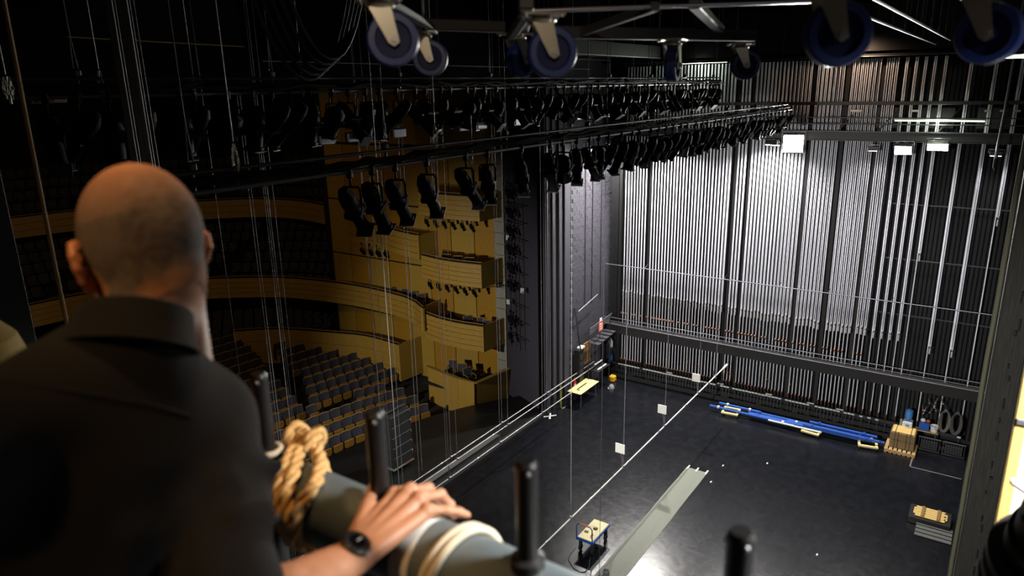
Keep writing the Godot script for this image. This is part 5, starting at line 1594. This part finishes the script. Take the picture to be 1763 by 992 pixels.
	obj("yoke", MB.new().box(Vector3(-0.06, 0.11, -0.05), Vector3(0.02, 0.012, 0.2), 0.004, Basis(Vector3.RIGHT, 0.5)), M.grey_plastic, l)
	obj("side_plate", MB.new().box(Vector3(-0.115, 0.02, -0.07), Vector3(0.012, 0.1, 0.03), 0.004), M.grey_plastic, l)
	blk("bolt", Vector3(-0.12, -0.04, -0.07), Vector3(0.02, 0.02, 0.02), M.steel, l, 0.005)
	rod("stand", Vector3(0, -0.85, 0), Vector3(0, -0.12, 0), 0.03, M.black_metal, l)
	obj("stand_foot", MB.new().lathe([Vector2(0.001, -0.86), Vector2(0.2, -0.86), Vector2(0.2, -0.83), Vector2(0.001, -0.82)], Transform3D(), 20), M.black_metal, l)
	var fw := solid("floor_wing", Vector3(0.95, 12.45, 0.45), Vector3(3.2, 12.66, 1.5), M.dark_grey)

func caster(o: Node3D, at: Vector3, d: float, turn: float):
	# swivel caster: blue tyre, dark hub, zinc fork, axle nut and top plate; at = wheel centre
	var R := d / 2.0
	var w := R * 0.33
	var B := Basis(Vector3.UP, turn)                     # local x is the axle
	var ax := B * Basis(Vector3(0, 0, 1), PI / 2)
	var c := Node3D.new()
	c.name = numbered("caster", o)
	o.add_child(c)
	c.position = at
	obj("tyre", MB.new().lathe([Vector2(R * 0.7, -w), Vector2(R * 0.93, -w), Vector2(R, -w * 0.6), Vector2(R, w * 0.6), Vector2(R * 0.93, w), Vector2(R * 0.7, w)], Transform3D(ax, Vector3.ZERO), 36), M.blue_tyre, c)
	obj("hub", MB.new().lathe([Vector2(R * 0.72, -w * 0.9), Vector2(R * 0.66, -w * 0.45), Vector2(R * 0.3, -w * 0.4), Vector2(R * 0.26, -w), Vector2(0.001, -w)], Transform3D(ax, Vector3.ZERO), 30).lathe([Vector2(0.001, w), Vector2(R * 0.26, w), Vector2(R * 0.3, w * 0.4), Vector2(R * 0.66, w * 0.45), Vector2(R * 0.72, w * 0.9)], Transform3D(ax, Vector3.ZERO), 30), M.blue_hub, c)
	var off := B * Vector3(0, 0, -R * 0.42)
	for s in [-1.0, 1.0]:
		var poly := PackedVector2Array([Vector2(-R * 0.2, -R * 0.12), Vector2(0, -R * 0.26), Vector2(R * 0.22, -R * 0.12), Vector2(-R * 0.02, R * 1.12), Vector2(-R * 0.85, R * 1.12)])
		var pf := PackedVector2Array()
		for p in poly:
			pf.append(Vector2(p.x, p.y))
		# polygon in the wheel's plane: x of the polygon is local z
		obj("fork", MB.new().prism(pf, R * 0.07, Transform3D(B * Basis(Vector3(0, 0, 1), Vector3(0, 1, 0), Vector3(-1, 0, 0)), B * Vector3(s * w * 1.3 + R * 0.035, 0, 0))), M.zinc, c)
		obj("axle_nut", MB.new().lathe([Vector2(0.001, -R * 0.08), Vector2(R * 0.13, -R * 0.08), Vector2(R * 0.13, R * 0.08), Vector2(0.001, R * 0.08)], Transform3D(ax, B * Vector3(s * w * 1.5, 0, 0)), 6), M.steel, c)
	var h := R * 1.12
	obj("swivel", MB.new().lathe([Vector2(R * 0.55, h), Vector2(R * 0.6, h + R * 0.08), Vector2(R * 0.4, h + R * 0.2), Vector2(R * 0.4, h + R * 0.26)], Transform3D(Basis(), off), 20), M.zinc, c)
	obj("top_plate", MB.new().box(off + Vector3(0, h + R * 0.3, 0), Vector3(R * 1.5, R * 0.09, R * 1.7), 0.002, B), M.zinc, c)
	for i in [[-0.6, -0.7], [0.6, -0.7], [-0.6, 0.7], [0.6, 0.7]]:
		obj("bolt", MB.new().lathe([Vector2(0.001, -R * 0.08), Vector2(R * 0.1, -R * 0.08), Vector2(R * 0.1, 0), Vector2(0.001, 0)], Transform3D(Basis(), off + B * Vector3(i[0] * R, 0, i[1] * R) + Vector3(0, h + R * 0.26, 0)), 6), M.steel, c)

func bar(called: String, a: Vector3, b: Vector3, w: float, h: float, m: Material, o: Node):
	var d := b - a
	var x := d.normalized()
	var z := x.cross(Vector3.UP).normalized()
	obj(called, MB.new().box((a + b) / 2, Vector3(d.length(), h, w), 0.004, Basis(x, z.cross(x), z)), m, o)

func caster_frame():
	# wheeled steel carts hung up over the edge: the wheels are level with the eye
	var y := 14.595
	var f := thing("wheeled_frame", "grey steel frame on two small blue casters, hung overhead at the middle", "frame", Vector3.ZERO)
	caster(f, Vector3(2.85, y - 0.02, -1.165), 0.135, 1.75)
	caster(f, Vector3(3.256, y - 0.02, -0.996), 0.125, 0.55)
	bar("side_bar", Vector3(2.4, 14.7, -1.51), Vector3(3.36, 14.7, -1.001), 0.05, 0.045, M.grey_paint, f)
	bar("top_bar", Vector3(1.95, 14.726, -1.285), Vector3(2.65, 14.753, -0.52), 0.025, 0.012, M.steel, f)
	bar("diagonal", Vector3(2.551, 14.7, -1.424), Vector3(2.217, 14.737, -0.969), 0.03, 0.03, M.grey_paint, f)
	bar("diagonal", Vector3(2.316, 14.745, -0.883), Vector3(3.181, 14.722, -1.092), 0.04, 0.03, M.grey_paint, f)
	var g := thing("wheeled_frame", "dark frame on two blue casters, one showing its zinc mounting plate", "frame", Vector3.ZERO)
	caster(g, Vector3(1.64, y - 0.01, -1.0), 0.128, 0.75)
	caster(g, Vector3(2.23, y, -1.49), 0.125, 1.45)
	bar("side_bar", Vector3(1.6, 14.705, -1.05), Vector3(2.35, 14.705, -1.56), 0.04, 0.03, M.dark_grey, g)
	bar("diagonal", Vector3(2.004, 14.66, -1.377), Vector3(1.693, 14.69, -1.114), 0.03, 0.022, M.dark_grey, g)
	var k := thing("wheeled_frame", "dark frame on a large and a small blue caster, leftmost of the overhead frames", "frame", Vector3.ZERO)
	caster(k, Vector3(1.36, y + 0.025, -1.29), 0.13, 0.85)
	caster(k, Vector3(2.08, y + 0.015, -1.79), 0.128, 0.6)
	bar("side_bar", Vector3(1.3, 14.745, -1.35), Vector3(2.114, 14.722, -1.82), 0.05, 0.02, M.dark_grey, k)
	bar("cross_bar", Vector3(2.06, 14.735, -1.9), Vector3(2.32, 14.72, -1.62), 0.05, 0.04, M.black_paint, k)
	var q := thing("wheeled_frame", "dark frame on two large shadowed casters, at the right of the top edge", "frame", Vector3.ZERO)
	caster(q, Vector3(1.7, y, -0.33), 0.135, 0.5)
	caster(q, Vector3(2.0, y, -0.07), 0.135, -0.15)
	bar("front_bar", Vector3(1.66, 14.72, -0.42), Vector3(2.1, 14.72, 0.1), 0.05, 0.04, M.dark_grey, q)
	bar("rear_bar", Vector3(1.9, 14.73, -0.6), Vector3(2.5, 14.73, 0.1), 0.05, 0.04, M.dark_grey, q)
	var at := [[Vector3(2.9, 0, -1.25), Vector3(3.2, 0, -1.09)], [Vector3(1.66, 0, -1.1), Vector3(2.3, 0, -1.53)], [Vector3(1.4, 0, -1.42), Vector3(2.05, 0, -1.79)], [Vector3(1.75, 0, -0.32), Vector3(2.05, 0, 0.03)]]
	var all := [f, g, k, q]
	for i in 4:                                       # the cables they hang by
		for c in at[i]:
			rod("hanging_cable", Vector3(c.x, 14.7, c.z), Vector3(c.x, 23.8, c.z), 0.005, M.black_metal, all[i])

# ---------------------------------------------------------------- the man
# a field is an array of [a, b, ra, rb] (tapered capsule), [c, radii, basis] (ellipsoid); a trailing true takes away
func dist(p: Array, x: Vector3) -> float:
	if p[1] is Vector3 and p[2] is Basis:
		var q: Vector3 = (x - p[0]) * p[2]
		var s: Vector3 = p[1]
		var k0 := (q / s).length()
		var k1 := (q / (s * s)).length()
		return k0 * (k0 - 1.0) / maxf(k1, 1e-6)
	var a: Vector3 = p[0]
	var ab: Vector3 = p[1] - a
	var t := clampf((x - a).dot(ab) / maxf(ab.length_squared(), 1e-9), 0.0, 1.0)
	return (x - a - ab * t).length() - lerpf(p[2], p[3], t)

func field_mesh(mb: MB, prims: Array, cell: float, k: float, tint: Callable, keep: Variant = null):
	var lo := Vector3.ONE * 1e9
	var hi := -lo
	var boxes := []
	for p in prims:
		var c0: Vector3
		var c1: Vector3
		if p[2] is Basis:
			var r: float = maxf(p[1].x, maxf(p[1].y, p[1].z))
			c0 = p[0] - Vector3.ONE * r
			c1 = p[0] + Vector3.ONE * r
		else:
			var r: float = maxf(p[2], p[3])
			c0 = p[0].min(p[1]) - Vector3.ONE * r
			c1 = p[0].max(p[1]) + Vector3.ONE * r
		boxes.append([c0, c1])
		lo = lo.min(c0)
		hi = hi.max(c1)
	var pad := k + 3.0 * cell
	lo -= Vector3.ONE * pad
	hi += Vector3.ONE * pad
	var nx := int((hi.x - lo.x) / cell) + 2
	var ny := int((hi.y - lo.y) / cell) + 2
	var nz := int((hi.z - lo.z) / cell) + 2
	var f := PackedFloat32Array()
	f.resize(nx * ny * nz)
	f.fill(1.0)
	for pi in prims.size():
		var p: Array = prims[pi]
		var cut: bool = p[p.size() - 1] is bool
		var a0: Vector3 = ((boxes[pi][0] - lo - Vector3.ONE * pad) / cell).floor().max(Vector3.ZERO)
		var a1: Vector3 = ((boxes[pi][1] - lo + Vector3.ONE * pad) / cell).ceil()
		for z in range(int(a0.z), mini(int(a1.z) + 1, nz)):
			for y in range(int(a0.y), mini(int(a1.y) + 1, ny)):
				var row := (z * ny + y) * nx
				for x in range(int(a0.x), mini(int(a1.x) + 1, nx)):
					var d := dist(p, lo + Vector3(x, y, z) * cell)
					var e := f[row + x]
					if cut:
						f[row + x] = maxf(e, -d)
						continue
					if d > pad:
						continue
					var h := clampf(0.5 + 0.5 * (d - e) / k, 0.0, 1.0)
					f[row + x] = lerpf(d, e, h) - k * h * (1.0 - h)
	var id := {}
	var st := nx * ny
	var offs := [0, 1, nx, nx + 1, st, st + 1, st + nx, st + nx + 1]
	var cells := []
	for z in nz - 1:
		for y in ny - 1:
			var row := (z * ny + y) * nx
			for x in nx - 1:
				var i := row + x
				var neg := 0
				if absf(f[i]) > cell * 3.0:
					continue
				for o in offs:
					if f[i + o] < 0.0:
						neg += 1
				if neg == 0 or neg == 8:
					continue
				var v := []
				for o in offs:
					v.append(f[i + o])
				var sum := Vector3.ZERO
				var cnt := 0
				for e in [[0, 1], [2, 3], [4, 5], [6, 7], [0, 2], [1, 3], [4, 6], [5, 7], [0, 4], [1, 5], [2, 6], [3, 7]]:
					var va: float = v[e[0]]
					var vb: float = v[e[1]]
					if (va < 0.0) != (vb < 0.0):
						var t := va / (va - vb)
						var pa := Vector3(e[0] & 1, (e[0] >> 1) & 1, e[0] >> 2)
						var pb := Vector3(e[1] & 1, (e[1] >> 1) & 1, e[1] >> 2)
						sum += pa.lerp(pb, t)
						cnt += 1
				var w := lo + (Vector3(x, y, z) + sum / cnt) * cell
				var g := Vector3(v[1] + v[3] + v[5] + v[7] - v[0] - v[2] - v[4] - v[6], v[2] + v[3] + v[6] + v[7] - v[0] - v[1] - v[4] - v[5], v[4] + v[5] + v[6] + v[7] - v[0] - v[1] - v[2] - v[3]).normalized()
				id[i] = mb.add(w, g, tint.call(w))
				cells.append(i)
	for i in cells:
		var s: bool = f[i] < 0.0
		for ax in 3:
			var da: int = [1, nx, st][ax]
			if (f[i + da] < 0.0) == s:
				continue
			var u: int = [nx, st, 1][ax]
			var w: int = [st, 1, nx][ax]
			if id.has(i) and id.has(i - u) and id.has(i - w) and id.has(i - u - w):
				var q := [id[i], id[i - u], id[i - u - w], id[i - w]]
				if keep != null and not (keep.call(mb.v[q[0]]) and keep.call(mb.v[q[1]]) and keep.call(mb.v[q[2]]) and keep.call(mb.v[q[3]])):
					continue
				mb.face(q[0], q[1], q[2])
				mb.face(q[0], q[2], q[3])

func cap(a: Vector3, b: Vector3, ra: float, rb := -1.0) -> Array:
	return [EYE + a, EYE + b, ra, ra if rb < 0.0 else rb]

func person():
	var man := thing("person", "man with cropped hair and black shirt seen from behind, hand on the pipe rail", "person")
	# joints, measured from the eye
	var neck := Vector3(0.443, -0.315, -0.938)
	var sr := Vector3(0.535, -0.475, -0.935)
	var er := Vector3(0.398, -0.637, -0.705)
	var wr := Vector3(0.617, -0.683, -0.736)
	var sl := Vector3(0.215, -0.375, -0.9)
	var el := Vector3(0.2, -0.66, -0.98)
	var wl := Vector3(0.55, -0.655, -1.24)
	var hip := Vector3(0.36, -0.93, -1.0)
	# head frame
	var hf := Vector3(0.05, -0.3, -0.97).normalized()
	var hr := hf.cross(Vector3(0.03, 1, 0.0)).normalized()
	var hu := hr.cross(hf).normalized()
	var H := Basis(hr, hu, -hf)                       # x right, y up, z back
	var hc := Vector3(0.523, -0.212, -1.02)
	var at := func(r: float, u: float, fwd: float) -> Vector3: return hc + H * Vector3(r, u, -fwd)
	var noise := FastNoiseLite.new()
	noise.seed = 91
	noise.frequency = 28.0
	noise.fractal_octaves = 3
	var skin := func(w: Vector3) -> Color:
		var k := 0.94 + 0.12 * noise.get_noise_3dv(w)
		var q: Vector3 = (w - EYE - hc) * H
		var red := 1.0
		if absf(q.x) > 0.079 and absf(q.y) < 0.07 and q.length() < 0.14:
			red = 1.18
		return Color(0.34 * k * red, 0.165 * k, 0.095 * k / red)
	var body := MB.new()
	body.colored = true
	# head and neck
	var head := [
		[EYE + at.call(0, 0.018, -0.012), Vector3(0.0765, 0.098, 0.098), H],
		[EYE + at.call(0, -0.03, 0.02), Vector3(0.068, 0.088, 0.08), H],
		cap(at.call(0, -0.05, -0.045), at.call(0, -0.06, -0.03), 0.055),
		cap(at.call(-0.035, -0.1, 0.05), at.call(0.035, -0.1, 0.05), 0.026), cap(at.call(0, -0.1, 0.075), at.call(0, -0.085, 0.06), 0.024),
		cap(at.call(0, -0.01, 0.092), at.call(0, -0.045, 0.112), 0.008, 0.013), cap(at.call(-0.013, -0.048, 0.1), at.call(0.013, -0.048, 0.1), 0.008),
		cap(at.call(-0.035, 0.012, 0.084), at.call(0.035, 0.012, 0.084), 0.011),
		cap(at.call(-0.02, -0.075, 0.094), at.call(0.02, -0.075, 0.094), 0.008), cap(at.call(-0.018, -0.084, 0.092), at.call(0.018, -0.084, 0.092), 0.008),
		cap(at.call(0, -0.07, -0.02), neck + Vector3(0.005, -0.03, 0.0), 0.055, 0.06),
		cap(at.call(-0.03, -0.075, -0.02), neck + Vector3(-0.06, -0.05, 0.0), 0.03, 0.04), cap(at.call(0.03, -0.075, -0.02), neck + Vector3(0.07, -0.075, 0.0), 0.03, 0.04)]
	var ears := []
	for s in [-1.0, 1.0]:
		var hx := [Vector3(0.073, 0.02, 0.026), Vector3(0.08, 0.03, 0.014), Vector3(0.09, 0.027, -0.002), Vector3(0.0955, 0.012, -0.01), Vector3(0.0945, -0.006, -0.01), Vector3(0.088, -0.024, -0.002), Vector3(0.08, -0.036, 0.008), Vector3(0.074, -0.038, 0.014)]
		for k in hx.size() - 1:
			ears.append(cap(at.call(hx[k].x * s, hx[k].y - 0.012, hx[k].z), at.call(hx[k + 1].x * s, hx[k + 1].y - 0.012, hx[k + 1].z), 0.0048, 0.0048))
			for j in 3:
				var g := (j + 1) / 4.0
				ears.append(cap(at.call(0.072 * s, (hx[k].y - 0.012) * 0.8, 0.012), at.call(lerpf(hx[k].x, hx[k + 1].x, g) * s, lerpf(hx[k].y, hx[k + 1].y, g) - 0.012, lerpf(hx[k].z, hx[k + 1].z, g)), 0.005, 0.0036))
		# eyes
		head.append([EYE + at.call(0.032 * s, -0.005, 0.1), Vector3(0.016, 0.01, 0.012), H, true])
		head.append(cap(at.call(0.032 * s, -0.005, 0.083), at.call(0.0321 * s, -0.005, 0.083), 0.0115))
	field_mesh(body, head, 0.004, 0.012, skin)
	field_mesh(body, ears, 0.0022, 0.004, skin)
	# forearm and hand
	var hand := [cap(er, er.lerp(wr, 0.35), 0.043, 0.044), cap(er.lerp(wr, 0.35), wr, 0.044, 0.0265), cap(er.lerp(wr, 0.8) + Vector3(0, 0.002, 0.008), wr + Vector3(0, 0.0, 0.009), 0.026, 0.0235)]
	var mcp := [Vector3(0.748, -0.655, -0.771), Vector3(0.757, -0.648, -0.747), Vector3(0.757, -0.651, -0.722), Vector3(0.75, -0.661, -0.699)]
	var pip := [Vector3(0.793, -0.668, -0.774), Vector3(0.803, -0.664, -0.744), Vector3(0.801, -0.665, -0.715), Vector3(0.78, -0.673, -0.683)]
	var dip := [Vector3(0.813, -0.695, -0.772), Vector3(0.823, -0.697, -0.741), Vector3(0.82, -0.695, -0.711), Vector3(0.797, -0.682, -0.673)]
	var tip := [Vector3(0.82, -0.718, -0.77), Vector3(0.828, -0.722, -0.739), Vector3(0.826, -0.717, -0.708), Vector3(0.81, -0.692, -0.665)]
	for k in 4:
		var r: float = [0.0095, 0.0098, 0.0093, 0.0082][k]
		hand.append(cap(wr + Vector3(0.012, 0.002, -0.014 + 0.011 * k), mcp[k] + Vector3(-0.004, -0.004, 0), 0.0155, r + 0.003))
		hand.append(cap(mcp[k], mcp[k] + Vector3(0.001, 0.0, 0.0), r + 0.0025, r + 0.0025))
		hand.append(cap(mcp[k], pip[k], r, r * 0.94))
		hand.append(cap(pip[k], dip[k], r * 0.96, r * 0.86))
		hand.append(cap(dip[k], tip[k], r * 0.86, r * 0.74))
	hand.append(cap(wr + Vector3(0.02, -0.005, -0.02), Vector3(0.706, -0.663, -0.79), 0.018, 0.013))
	hand.append(cap(Vector3(0.706, -0.663, -0.79), Vector3(0.742, -0.66, -0.815), 0.0118, 0.0105))
	hand.append(cap(Vector3(0.742, -0.66, -0.815), Vector3(0.77, -0.658, -0.832), 0.0105, 0.0085))
	field_mesh(body, hand, 0.003, 0.007, skin)
	# trunk, upper arms, far arm and legs, under the clothes
	var kneer := Vector3(0.42, -1.38, -1.02)
	var kneel := Vector3(0.26, -1.38, -1.02)
	var trunk := [cap(neck + Vector3(0, -0.04, 0), neck + Vector3(-0.03, -0.2, 0), 0.06, 0.11), cap(neck + Vector3(-0.03, -0.2, 0), hip + Vector3(0, 0.05, 0), 0.11, 0.11),
		cap(sr, er, 0.045, 0.038), cap(neck + Vector3(0, -0.1, 0), sr, 0.045, 0.05), cap(neck + Vector3(0, -0.08, 0), sl, 0.045, 0.05), cap(sl, el, 0.045, 0.038), cap(el, wl, 0.037, 0.026),
		cap(wl, wl + Vector3(0.08, 0.0, -0.03), 0.024, 0.03), cap(wl + Vector3(0.08, 0, -0.03), Vector3(0.745, -0.655, -1.29), 0.026, 0.018)]
	for s in 4:
		trunk.append(cap(wl + Vector3(0.12, 0.0, -0.06 + 0.024 * s), Vector3(0.8, -0.67, -1.31 + 0.024 * s), 0.012, 0.01))
		trunk.append(cap(Vector3(0.8, -0.67, -1.31 + 0.024 * s), Vector3(0.825, -0.715, -1.31 + 0.024 * s), 0.01, 0.008))
	trunk.append_array([cap(hip + Vector3(0.07, 0, 0), kneer, 0.085, 0.055), cap(hip + Vector3(-0.07, 0, 0), kneel, 0.085, 0.055), cap(kneer, Vector3(0.42, -1.76, -1.0), 0.052, 0.036), cap(kneel, Vector3(0.25, -1.76, -1.0), 0.052, 0.036)])
	field_mesh(body, trunk, 0.013, 0.03, skin)
	obj("body", body, M.skin, man)
	# cropped hair: a thin shell over the skull that thins out at the crown and fades at the nape
	var mask := func(w: Vector3) -> float:
		var q: Vector3 = (w - EYE - hc) * H           # x right, y up, z back
		var n := noise.get_noise_3dv(w * 0.6) * 0.018
		var low := -0.092 + 0.02 * cos(q.x * 30.0)
		if q.z < 0.03:
			low = lerpf(-0.092, -0.02, clampf((0.03 - q.z) / 0.04, 0, 1))
		var a := (q.y - low) / 0.035
		var b := (q.z + 0.078) / 0.03
		return clampf(minf(a, b) + n * 20.0, 0.0, 1.0)
	var hair_col := func(w: Vector3) -> Color:
		var q: Vector3 = (w - EYE - hc) * H
		var s: Color = skin.call(w)
		var n := noise.get_noise_3dv(w * 2.0)
		var h := Color(0.052, 0.046, 0.042) * (1.0 + 0.7 * n + 0.35 * noise.get_noise_3dv(w * 0.5))
		h = h.lerp(Color(0.15, 0.13, 0.11), clampf((absf(q.x) - 0.045) / 0.04, 0, 1) * 0.6)
		var m: float = mask.call(w)
		var bald := clampf((Vector2(q.x * 0.9 - 0.004, q.z - 0.026).length() - 0.036) / 0.05, 0.0, 1.0) if q.y > 0.04 else 1.0
		return s.lerp(h, smoothstep(0.0, 1.0, m) * 0.93 * lerpf(0.12, 1.0, bald))
	var shell := []
	for p in head:
		var q: Array = p.duplicate()
		if q[q.size() - 1] is bool:
			continue
		if q[2] is Basis:
			q[1] = q[1] + Vector3.ONE * 0.002
		else:
			q[2] += 0.002
			q[3] += 0.002
		shell.append(q)
	var hair := MB.new()
	hair.colored = true
	field_mesh(hair, shell, 0.004, 0.012, hair_col, func(w: Vector3) -> bool: return mask.call(w) > 0.0)
	obj("hair", hair, M.hair, man)
	# eyes
	for s in [-1.0, 1.0]:
		obj("eye", MB.new().lathe([Vector2(0.001, 0.0095), Vector2(0.005, 0.008), Vector2(0.008, 0.005), Vector2(0.0095, 0)], Transform3D(along(H * Vector3(0, 0, -1)), EYE + at.call(0.032 * s, -0.005, 0.0875)), 14), M.white_paint, man)
	# shirt
	var dark := func(_w: Vector3) -> Color: return Color.WHITE
	var sh := [
		cap(neck + Vector3(-0.005, -0.03, 0.01), neck + Vector3(-0.03, -0.12, 0.0), 0.068, 0.1),
		cap(neck + Vector3(-0.02, -0.06, 0), sr + Vector3(-0.015, 0.012, 0), 0.066, 0.062), cap(neck + Vector3(-0.03, -0.045, 0.0), sl + Vector3(0.01, 0.01, 0), 0.068, 0.066),
		[EYE + Vector3(0.385, -0.53, -0.955), Vector3(0.2, 0.24, 0.145), Basis(Vector3(0, 0, 1), -0.25)],
		[EYE + Vector3(0.37, -0.76, -0.97), Vector3(0.185, 0.26, 0.14), Basis()],
		cap(hip + Vector3(-0.05, 0.02, 0), hip + Vector3(0.05, 0.02, 0), 0.14),
		cap(sr, er.lerp(sr, 0.1), 0.067, 0.056), cap(er.lerp(sr, 0.14), er + Vector3(0.012, -0.004, 0.0), 0.058, 0.056),
		cap(sl, el, 0.067, 0.056), cap(el, el.lerp(wl, 0.2), 0.056, 0.056)]
	# folds
	rng.seed = 92
	for k in 9:
		var t := rng.randf()
		var c: Vector3 = sr.lerp(er, 0.15 + 0.8 * t) + Vector3(rng.randf_range(-0.03, 0.03), rng.randf_range(-0.02, 0.03), 0.052)
		sh.append(cap(c, c + Vector3(rng.randf_range(-0.05, 0.05), rng.randf_range(-0.05, 0.03), rng.randf_range(-0.02, 0.02)), 0.007, 0.003))
	for k in 8:
		var c := Vector3(rng.randf_range(0.3, 0.5), rng.randf_range(-0.75, -0.5), -0.83)
		sh.append(cap(c, c + Vector3(rng.randf_range(-0.1, 0.1), rng.randf_range(-0.1, 0.02), 0.0), 0.012, 0.006))
	var shirt := MB.new()
	field_mesh(shirt, sh, 0.011, 0.04, dark)
	var so := obj("shirt", shirt, M.shirt, man)
	# yoke seam across the back
	var seam := []
	for q in [[-40, 652], [20, 660], [80, 668], [140, 677], [200, 687], [250, 696], [290, 706], [325, 716]]:
		var ray: Vector3 = Vector3(0.566235, -0.019781, 0.824006) * ((q[0] - 881.5) / 1218.6) - Vector3(0.235301, 0.961989, -0.1386) * ((q[1] - 496.0) / 1218.6) + Vector3(0.789944, -0.27237, -0.549366)
		var t := 0.55
		while t < 1.4:
			var d := 1e3
			for p in sh:
				var e := dist(p, EYE + ray * t)
				var h := clampf(0.5 + 0.5 * (e - d) / 0.04, 0.0, 1.0)
				d = lerpf(e, d, h) - 0.04 * h * (1.0 - h)
			if d < 0.0005:
				break
			t += maxf(d * 0.7, 0.001)
		seam.append(EYE + ray * t)
	obj("yoke_seam", MB.new().tube(seam, 0.0022, 6), M.shirt, so)
	# collar: a stand that follows the neck and a leaf folded over it
	var cm := MB.new()
	var ctr := EYE + neck + Vector3(0.004, 0.012, 0.01)
	var cu := (Vector3(0.5, 1, -0.22)).normalized()
	var cx := (Vector3.RIGHT - cu * cu.x).normalized()
	var cz := cx.cross(cu).normalized()
	var n := 40
	var ring := func(r: float, h: float, a: float) -> Vector3:
		return ctr + cx * (cos(a) * r * 1.04) + cz * (sin(a) * r) + cu * (h + 0.012 * sin(a))
	var prof := [Vector2(0.062, -0.02), Vector2(0.061, 0.024), Vector2(0.064, 0.028), Vector2(0.068, 0.025), Vector2(0.074, 0.0), Vector2(0.081, -0.022), Vector2(0.083, -0.026), Vector2(0.078, -0.028)]
	for k in n:
		var a0 := lerpf(-PI * 0.42, PI * 1.42, float(k) / n)
		var a1 := lerpf(-PI * 0.42, PI * 1.42, float(k + 1) / n)
		for i in prof.size() - 1:
			var p: Vector2 = prof[i]
			var q: Vector2 = prof[i + 1]
			var na: Vector3 = (ring.call(q.x, q.y, a0) - ring.call(p.x, p.y, a0)).cross(cu.cross(ring.call(p.x, p.y, a0) - ctr)).normalized()
			var nb: Vector3 = (ring.call(q.x, q.y, a1) - ring.call(p.x, p.y, a1)).cross(cu.cross(ring.call(p.x, p.y, a1) - ctr)).normalized()
			if na.dot(ring.call(p.x, p.y, a0) - ctr + cu * 0.02) < 0.0:
				na = -na
			if nb.dot(ring.call(p.x, p.y, a1) - ctr + cu * 0.02) < 0.0:
				nb = -nb
			var i0 := cm.add(ring.call(p.x, p.y, a0), na)
			cm.add(ring.call(q.x, q.y, a0), na)
			cm.add(ring.call(q.x, q.y, a1), nb)
			cm.add(ring.call(p.x, p.y, a1), nb)
			cm.face(i0, i0 + 1, i0 + 2)
			cm.face(i0, i0 + 2, i0 + 3)
	obj("collar", cm, M.shirt, so)
	# trousers and shoes
	var tr := MB.new()
	field_mesh(tr, [cap(hip + Vector3(-0.05, 0, 0), hip + Vector3(0.05, 0, 0), 0.135), cap(hip + Vector3(0.07, -0.05, 0), kneer, 0.1, 0.075), cap(hip + Vector3(-0.07, -0.05, 0), kneel, 0.1, 0.075), cap(kneer, Vector3(0.42, -1.72, -1.0), 0.073, 0.062), cap(kneel, Vector3(0.25, -1.72, -1.0), 0.073, 0.062)], 0.015, 0.03, dark)
	obj("trousers", tr, M.black_cloth, man)
	for x in [0.42, 0.25]:
		var se := MB.new()
		field_mesh(se, [cap(Vector3(x, -1.795, -0.97), Vector3(x, -1.8, -1.13), 0.042, 0.038), cap(Vector3(x, -1.75, -0.985), Vector3(x, -1.79, -0.98), 0.045, 0.042)], 0.01, 0.02, dark)
		obj("shoe", se, M.rubber, man)
	# watch on the right wrist
	var d := (wr - er).normalized()
	var up := (Vector3(-0.35, 0.9, 0.42) - d * Vector3(-0.35, 0.9, 0.42).dot(d)).normalized()
	var sd := d.cross(up)
	var wc := EYE + er.lerp(wr, 0.955)
	var watch := obj("watch", MB.new().lathe([Vector2(0.001, 0.024), Vector2(0.017, 0.024), Vector2(0.0215, 0.027), Vector2(0.0235, 0.0355), Vector2(0.021, 0.038), Vector2(0.0185, 0.0385)], Transform3D(Basis(d, up, d.cross(up)), wc), 36), M.watch_black, man)
	obj("glass", MB.new().lathe([Vector2(0.001, 0.0378), Vector2(0.0188, 0.0375)], Transform3D(Basis(d, up, d.cross(up)), wc), 36), M.watch_glass, watch)
	for k in 12:
		var a := TAU * k / 12
		obj("hour_mark", MB.new().box(wc + up * 0.0382 + (d * cos(a) + sd * sin(a)) * 0.0155, Vector3(0.0022, 0.0008, 0.0012), 0.0, Basis(d * cos(a) + sd * sin(a), up, (d * cos(a) + sd * sin(a)).cross(up))), M.coil_grey, watch)
	obj("hand", MB.new().box(wc + up * 0.0385 + d * 0.005, Vector3(0.011, 0.0006, 0.0014), 0.0, Basis(d, up, d.cross(up))), M.card, watch)
	obj("crown", MB.new().box(wc + up * 0.031 + sd * 0.0245, Vector3(0.006, 0.006, 0.004), 0.001, Basis(d, up, d.cross(up))), M.steel, watch)
	var strap := []
	for k in 24:
		var a := TAU * k / 24
		strap.append(wc + up * (0.0262 * cos(a) + 0.002) + sd * 0.0275 * sin(a))
	var sm := MB.new()
	for w in [-0.008, -0.004, 0.0, 0.004, 0.008]:
		var pts := []
		for q in strap:
			pts.append(q + d * w)
		sm.tube(pts, 0.003, 6, [], true)
	obj("strap", sm, M.black_satin, watch)
